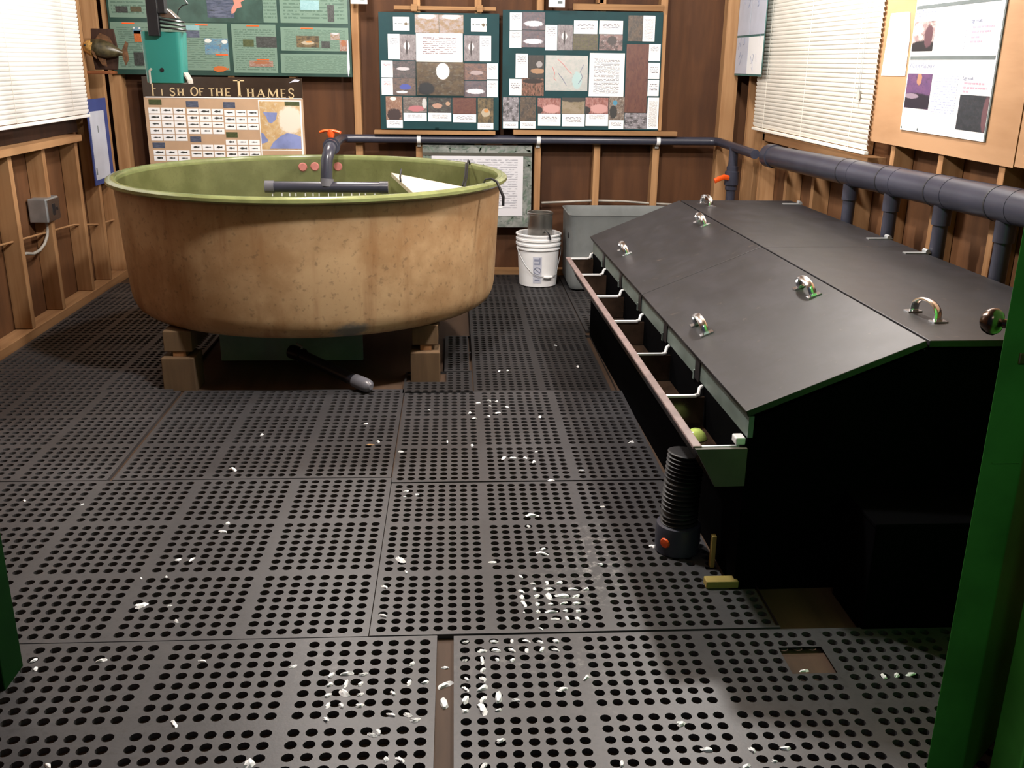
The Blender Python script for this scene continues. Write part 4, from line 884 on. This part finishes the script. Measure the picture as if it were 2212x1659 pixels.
MB().tube([(-.02, -.0, .02), (-.02, .026, .02)], .008, 8).build('mounting_pin', 'steel_dull', o)
tag(MB().box(-1.935, -1.79, 3.06, 3.17, 1.266, 1.284).build('corner_shelf', 'shelf', bevel=.004), 'small red-brown corner shelf under the mounted fish', 'shelf')

# fish feeder hanging over the tank
o = thing('fish_feeder', 'teal plastic fish feeder hanging on a black arm above the round tank', 'fish feeder', (-1.105, 1.70, 1.25))
MB().box(-.040, .010, -.045, -.015, .205, 1.21).build('arm', 'blackp', o, bevel=.003)
MB().box(.010, .045, -.045, .0, .30, .38).build('motor_box', 'blackp', o, bevel=.004)
TL_ = NT('teal_translucent_plastic'); TL_.b.inputs['Transmission Weight'].default_value = .35; TL_.b.inputs['Subsurface Weight'].default_value = .0
TL_.fin((.042, .29, .25), .25, 0, .5); M['tealbin'] = TL_.m
m = MB(); rings = []
for z, s, r in ((.0, .012, .02), (.004, .004, .02), (.225, -.004, .022), (.225, .001, .02), (.008, .009, .02)):
    rings.append([(x-.085, y-.01, z) for x, y in rrect(s, .172-s, s, .13-s, r, 4)])
vs = [p for q_ in rings for p in q_]; k = len(rings[0]); fs = []
for a in range(len(rings)-1):
    for i in range(k): fs.append((a*k+i, a*k+(i+1) % k, (a+1)*k+(i+1) % k, (a+1)*k+i))
fs += [tuple(range(k-1, -1, -1)), tuple((len(rings)-1)*k+i for i in range(k))]
m.add(vs, fs).build('bin', 'tealbin', o, True)
MB().prism([(.086, .05), (.094, .038), (.104, .018), (.106, .0), (.103, .0), (.099, .016), (.090, .03), (.085, .036)], 'Y', .01, .09).build('spout', 'cable', o)
MB().tube([(-.06, -.014, .0), (-.06, -.014, .055), (-.05, -.014, .065)], .005, 8).build('clip', 'cable', o, True)
MB().lathe([(0, .004), (.009, .003), (.010, 0)], 14, T=Matrix.Translation((-.005, -.008, .06)) @ Matrix.Rotation(PI/2, 4, 'X')).build('knob', 'blackp', o, True)
for i, (z, dx) in enumerate(((.235, .052), (.252, .050), (.269, .046))):
    MB().lathe([(0, .0), (.058, 0), (.062, .004), (.058, .009), (0, .009)], 32, T=Matrix.Translation((dx, .02, z)) @ Matrix.Rotation(.10, 4, 'Y')).build('feeder_disc', 'blackp', o, True)
MB().prism([(.0, .287), (.03, .325), (.045, .322), (.085, .283), (.07, .279)], 'Y', -.02, .05).build('deflector', 'steel', o, bevel=.002)
MB().tube([(.045, .0, .40), (.075, .0, .395), (.11, .0, .375), (.135, .0, .345)], .0028, 6).build('wire', 'blackp', o, True)
MB().tube([(.135, .0, .343), (.11, .0, .337), (.09, .0, .318), (.085, .0, .295)], .0025, 6).build('wire', 'blackp', o, True)

# ============================================================ flakes on the mats
def flake_mesh(i):
    rnd = random.Random(i); n = 9; vs = []
    for k_ in range(n):
        a = 2*PI*k_/n; r = rnd.uniform(.55, 1.05); vs.append((r*math.cos(a), r*.72*math.sin(a), 0))
    for k_ in range(n):
        a = 2*PI*k_/n; r = rnd.uniform(.35, .7); vs.append((r*math.cos(a), r*.7*math.sin(a), rnd.uniform(.25, .42)))
    vs.append((0, 0, .45)); fs = [(k_, (k_+1) % n, n+(k_+1) % n, n+k_) for k_ in range(n)]+[(n+k_, n+(k_+1) % n, 2*n) for k_ in range(n)]+[tuple(range(n-1, -1, -1))]
    mb = MB().add(vs, fs); me = bpy.data.meshes.new('flake'); me.from_pydata(mb.v, [], mb.f); me.materials.append(M['flake']); return me
FM = [flake_mesh(i) for i in range(6)]
DEB = [(0.401,-0.652,1),(0.432,-0.691,1),(0.471,-0.688,1),(0.506,-0.689,1),(0.396,-0.731,1),(0.398,-0.759,1),(0.434,-0.72,1),(0.473,-0.721,1),(0.54,-0.724,1),(0.576,-0.725,1),(0.436,-0.756,1),(0.471,-0.758,2),(0.507,-0.759,2),(0.544,-0.76,1),(0.4,-0.794,1),(0.436,-0.798,1),(0.471,-0.799,1),(0.507,-0.794,1),(0.54,-0.796,1),(0.434,-0.834,1),(0.47,-0.835,1),(0.507,-0.833,1),(0.54,-0.834,1),(0.475,-0.87,1),(0.507,-0.871,1),(0.535,-0.871,1),(0.435,-0.914,0),(0.431,-0.869,0),(0.397,-0.836,0),(-0.035,-1.086,2),(-0.072,-1.091,1),(0.003,-1.09,1),(-0.034,-1.125,1),(-0.07,-1.126,1),(-0.001,-1.126,1),(-0.034,-1.159,2),(-0.07,-1.166,1),(0.003,-1.166,1),(-0.066,-1.203,1),(-0.036,-1.204,1),(0.005,-1.205,1),(0.113,-1.242,1),(0.076,-1.164,1),(0.115,-1.052,1),(0.111,-1.127,1),(0.149,-1.126,1),(0.193,-1.052,1),(0.195,-1.119,2),(0.192,-1.188,2),(0.244,-0.966,1),(0.283,-1.007,1),(0.317,-1.005,1),(0.355,-1.006,1),(0.393,-1.008,1),(0.429,-1.006,1),(0.463,-1.007,1),(0.395,-0.968,1),(0.428,-0.973,1),(0.467,-0.971,1),(0.359,-0.967,1),(0.313,-0.968,1),(0.241,-1.044,1),(0.282,-1.046,1),(0.319,-1.044,1),(0.354,-1.047,1),(0.283,-1.083,1),(0.244,-1.118,1),(0.282,-1.119,1),(0.241,-1.156,1),(0.281,-1.154,2),(0.239,-1.195,2),(0.281,-1.194,1),(0.315,-1.19,2),(0.354,-1.2,1),(0.278,-1.23,2),(0.314,-1.234,1),(0.239,-1.234,1),(0.04,-1.306,1),(0.077,-1.241,1),(0.131,-1.261,1),(0.463,-1.165,1),(0.524,-1.123,1),(0.313,-1.335,1),(0.276,-1.412,1),(0.559,-1.417,1),(0.075,-1.383,1),(0.104,-1.386,1),(0.053,-1.297,1),(-0.065,-1.251,1),(0.061,-0.543,2),(0.08,-0.615,1),(0.478,-0.491,1),(0.473,-0.52,2),(0.634,-0.59,1),(0.807,-0.488,1),(0.324,-0.566,1),(0.031,-0.838,1),(0.025,-0.693,1),(0.463,-0.27,2),(0.445,-0.345,1),(-0.605,-0.766,2),(-0.492,-0.844,1),(-0.485,-0.351,1),(-0.574,-0.522,1),(-0.535,-0.521,1),(-0.782,-1.005,1),(-0.766,-1.039,1),(-0.623,-1.011,1),(-0.384,-1.023,1),(-0.202,-1.385,2),(-0.388,-1.253,1),(-0.606,-1.375,1),(-0.53,-0.769,0),(-0.58,-0.618,0),(-0.647,-0.624,0),(-0.165,-1.053,1),(-0.556,0.123,2),(-0.519,0.455,1),(-1.172,-0.111,1),(-0.976,-0.145,0),(-0.486,-0.35,1),(-0.484,-0.293,1),(0.363,0.829,1),(0.395,0.818,1),(0.364,0.761,1),(0.435,0.749,1),(0.393,0.675,1),(0.356,0.64,1),(0.316,0.8,1),(0.279,0.678,1),(0.296,0.614,1),(0.563,0.626,1),(0.113,0.719,0),(0.282,0.327,1),(0.189,0.366,1),(0.019,0.271,1),(-0.073,0.372,1),(-0.133,0.563,1),(0.431,0.201,1),(0.474,0.2,1),(0.395,0.202,1),(0.502,0.163,1),(0.518,0.258,0),(0.801,1.305,2),(0.73,1.662,1),(0.464,1.25,1),(0.424,1.239,1),(0.887,0.34,2),(0.092,-0.101,1),(0.055,-0.075,1),(0.052,-0.118,0),(0.696,-0.213,1),(0.548,-0.001,1),(0.663,0.082,1),(0.708,-1.296,2),(1.046,-1.117,1),(1.227,-1.146,1),(1.26,-1.142,1),(1.295,-1.14,1),(0.912,-1.385,1),(0.876,-1.422,1),(0.814,-1.435,1),(0.745,-1.382,1),(0.84,-1.386,1),(0.807,-0.487,1)]
rnd = random.Random(3)
for i, (x, y, k_) in enumerate(DEB):
    f = bpy.data.objects.new('white_flake', FM[i % 6]); COL.objects.link(f)
    s_ = (.006, .0108, .0165)[k_]*rnd.uniform(.85, 1.2)
    bare = (.177 < x < .214 and y < -.93)
    f.location = (x, y, FZ+.0005 if bare else .0005); f.scale = (s_*rnd.uniform(1, 1.5), s_*rnd.uniform(.7, 1), s_*.8); f.rotation_euler = (0, 0, rnd.uniform(0, PI))
    tag(f, 'small white flake lying on the black perforated mats', 'flake', 'white flakes scattered over the floor mats')
f = bpy.data.objects.new('dry_leaf', FM[2].copy()); f.data.materials.clear(); f.data.materials.append(M['flake_or']); COL.objects.link(f)
f.location = (-.098, .342, .0005); f.scale = (.017, .008, .006); tag(f, 'tiny orange-brown leaf scrap on the mat in front of the tank', 'leaf')
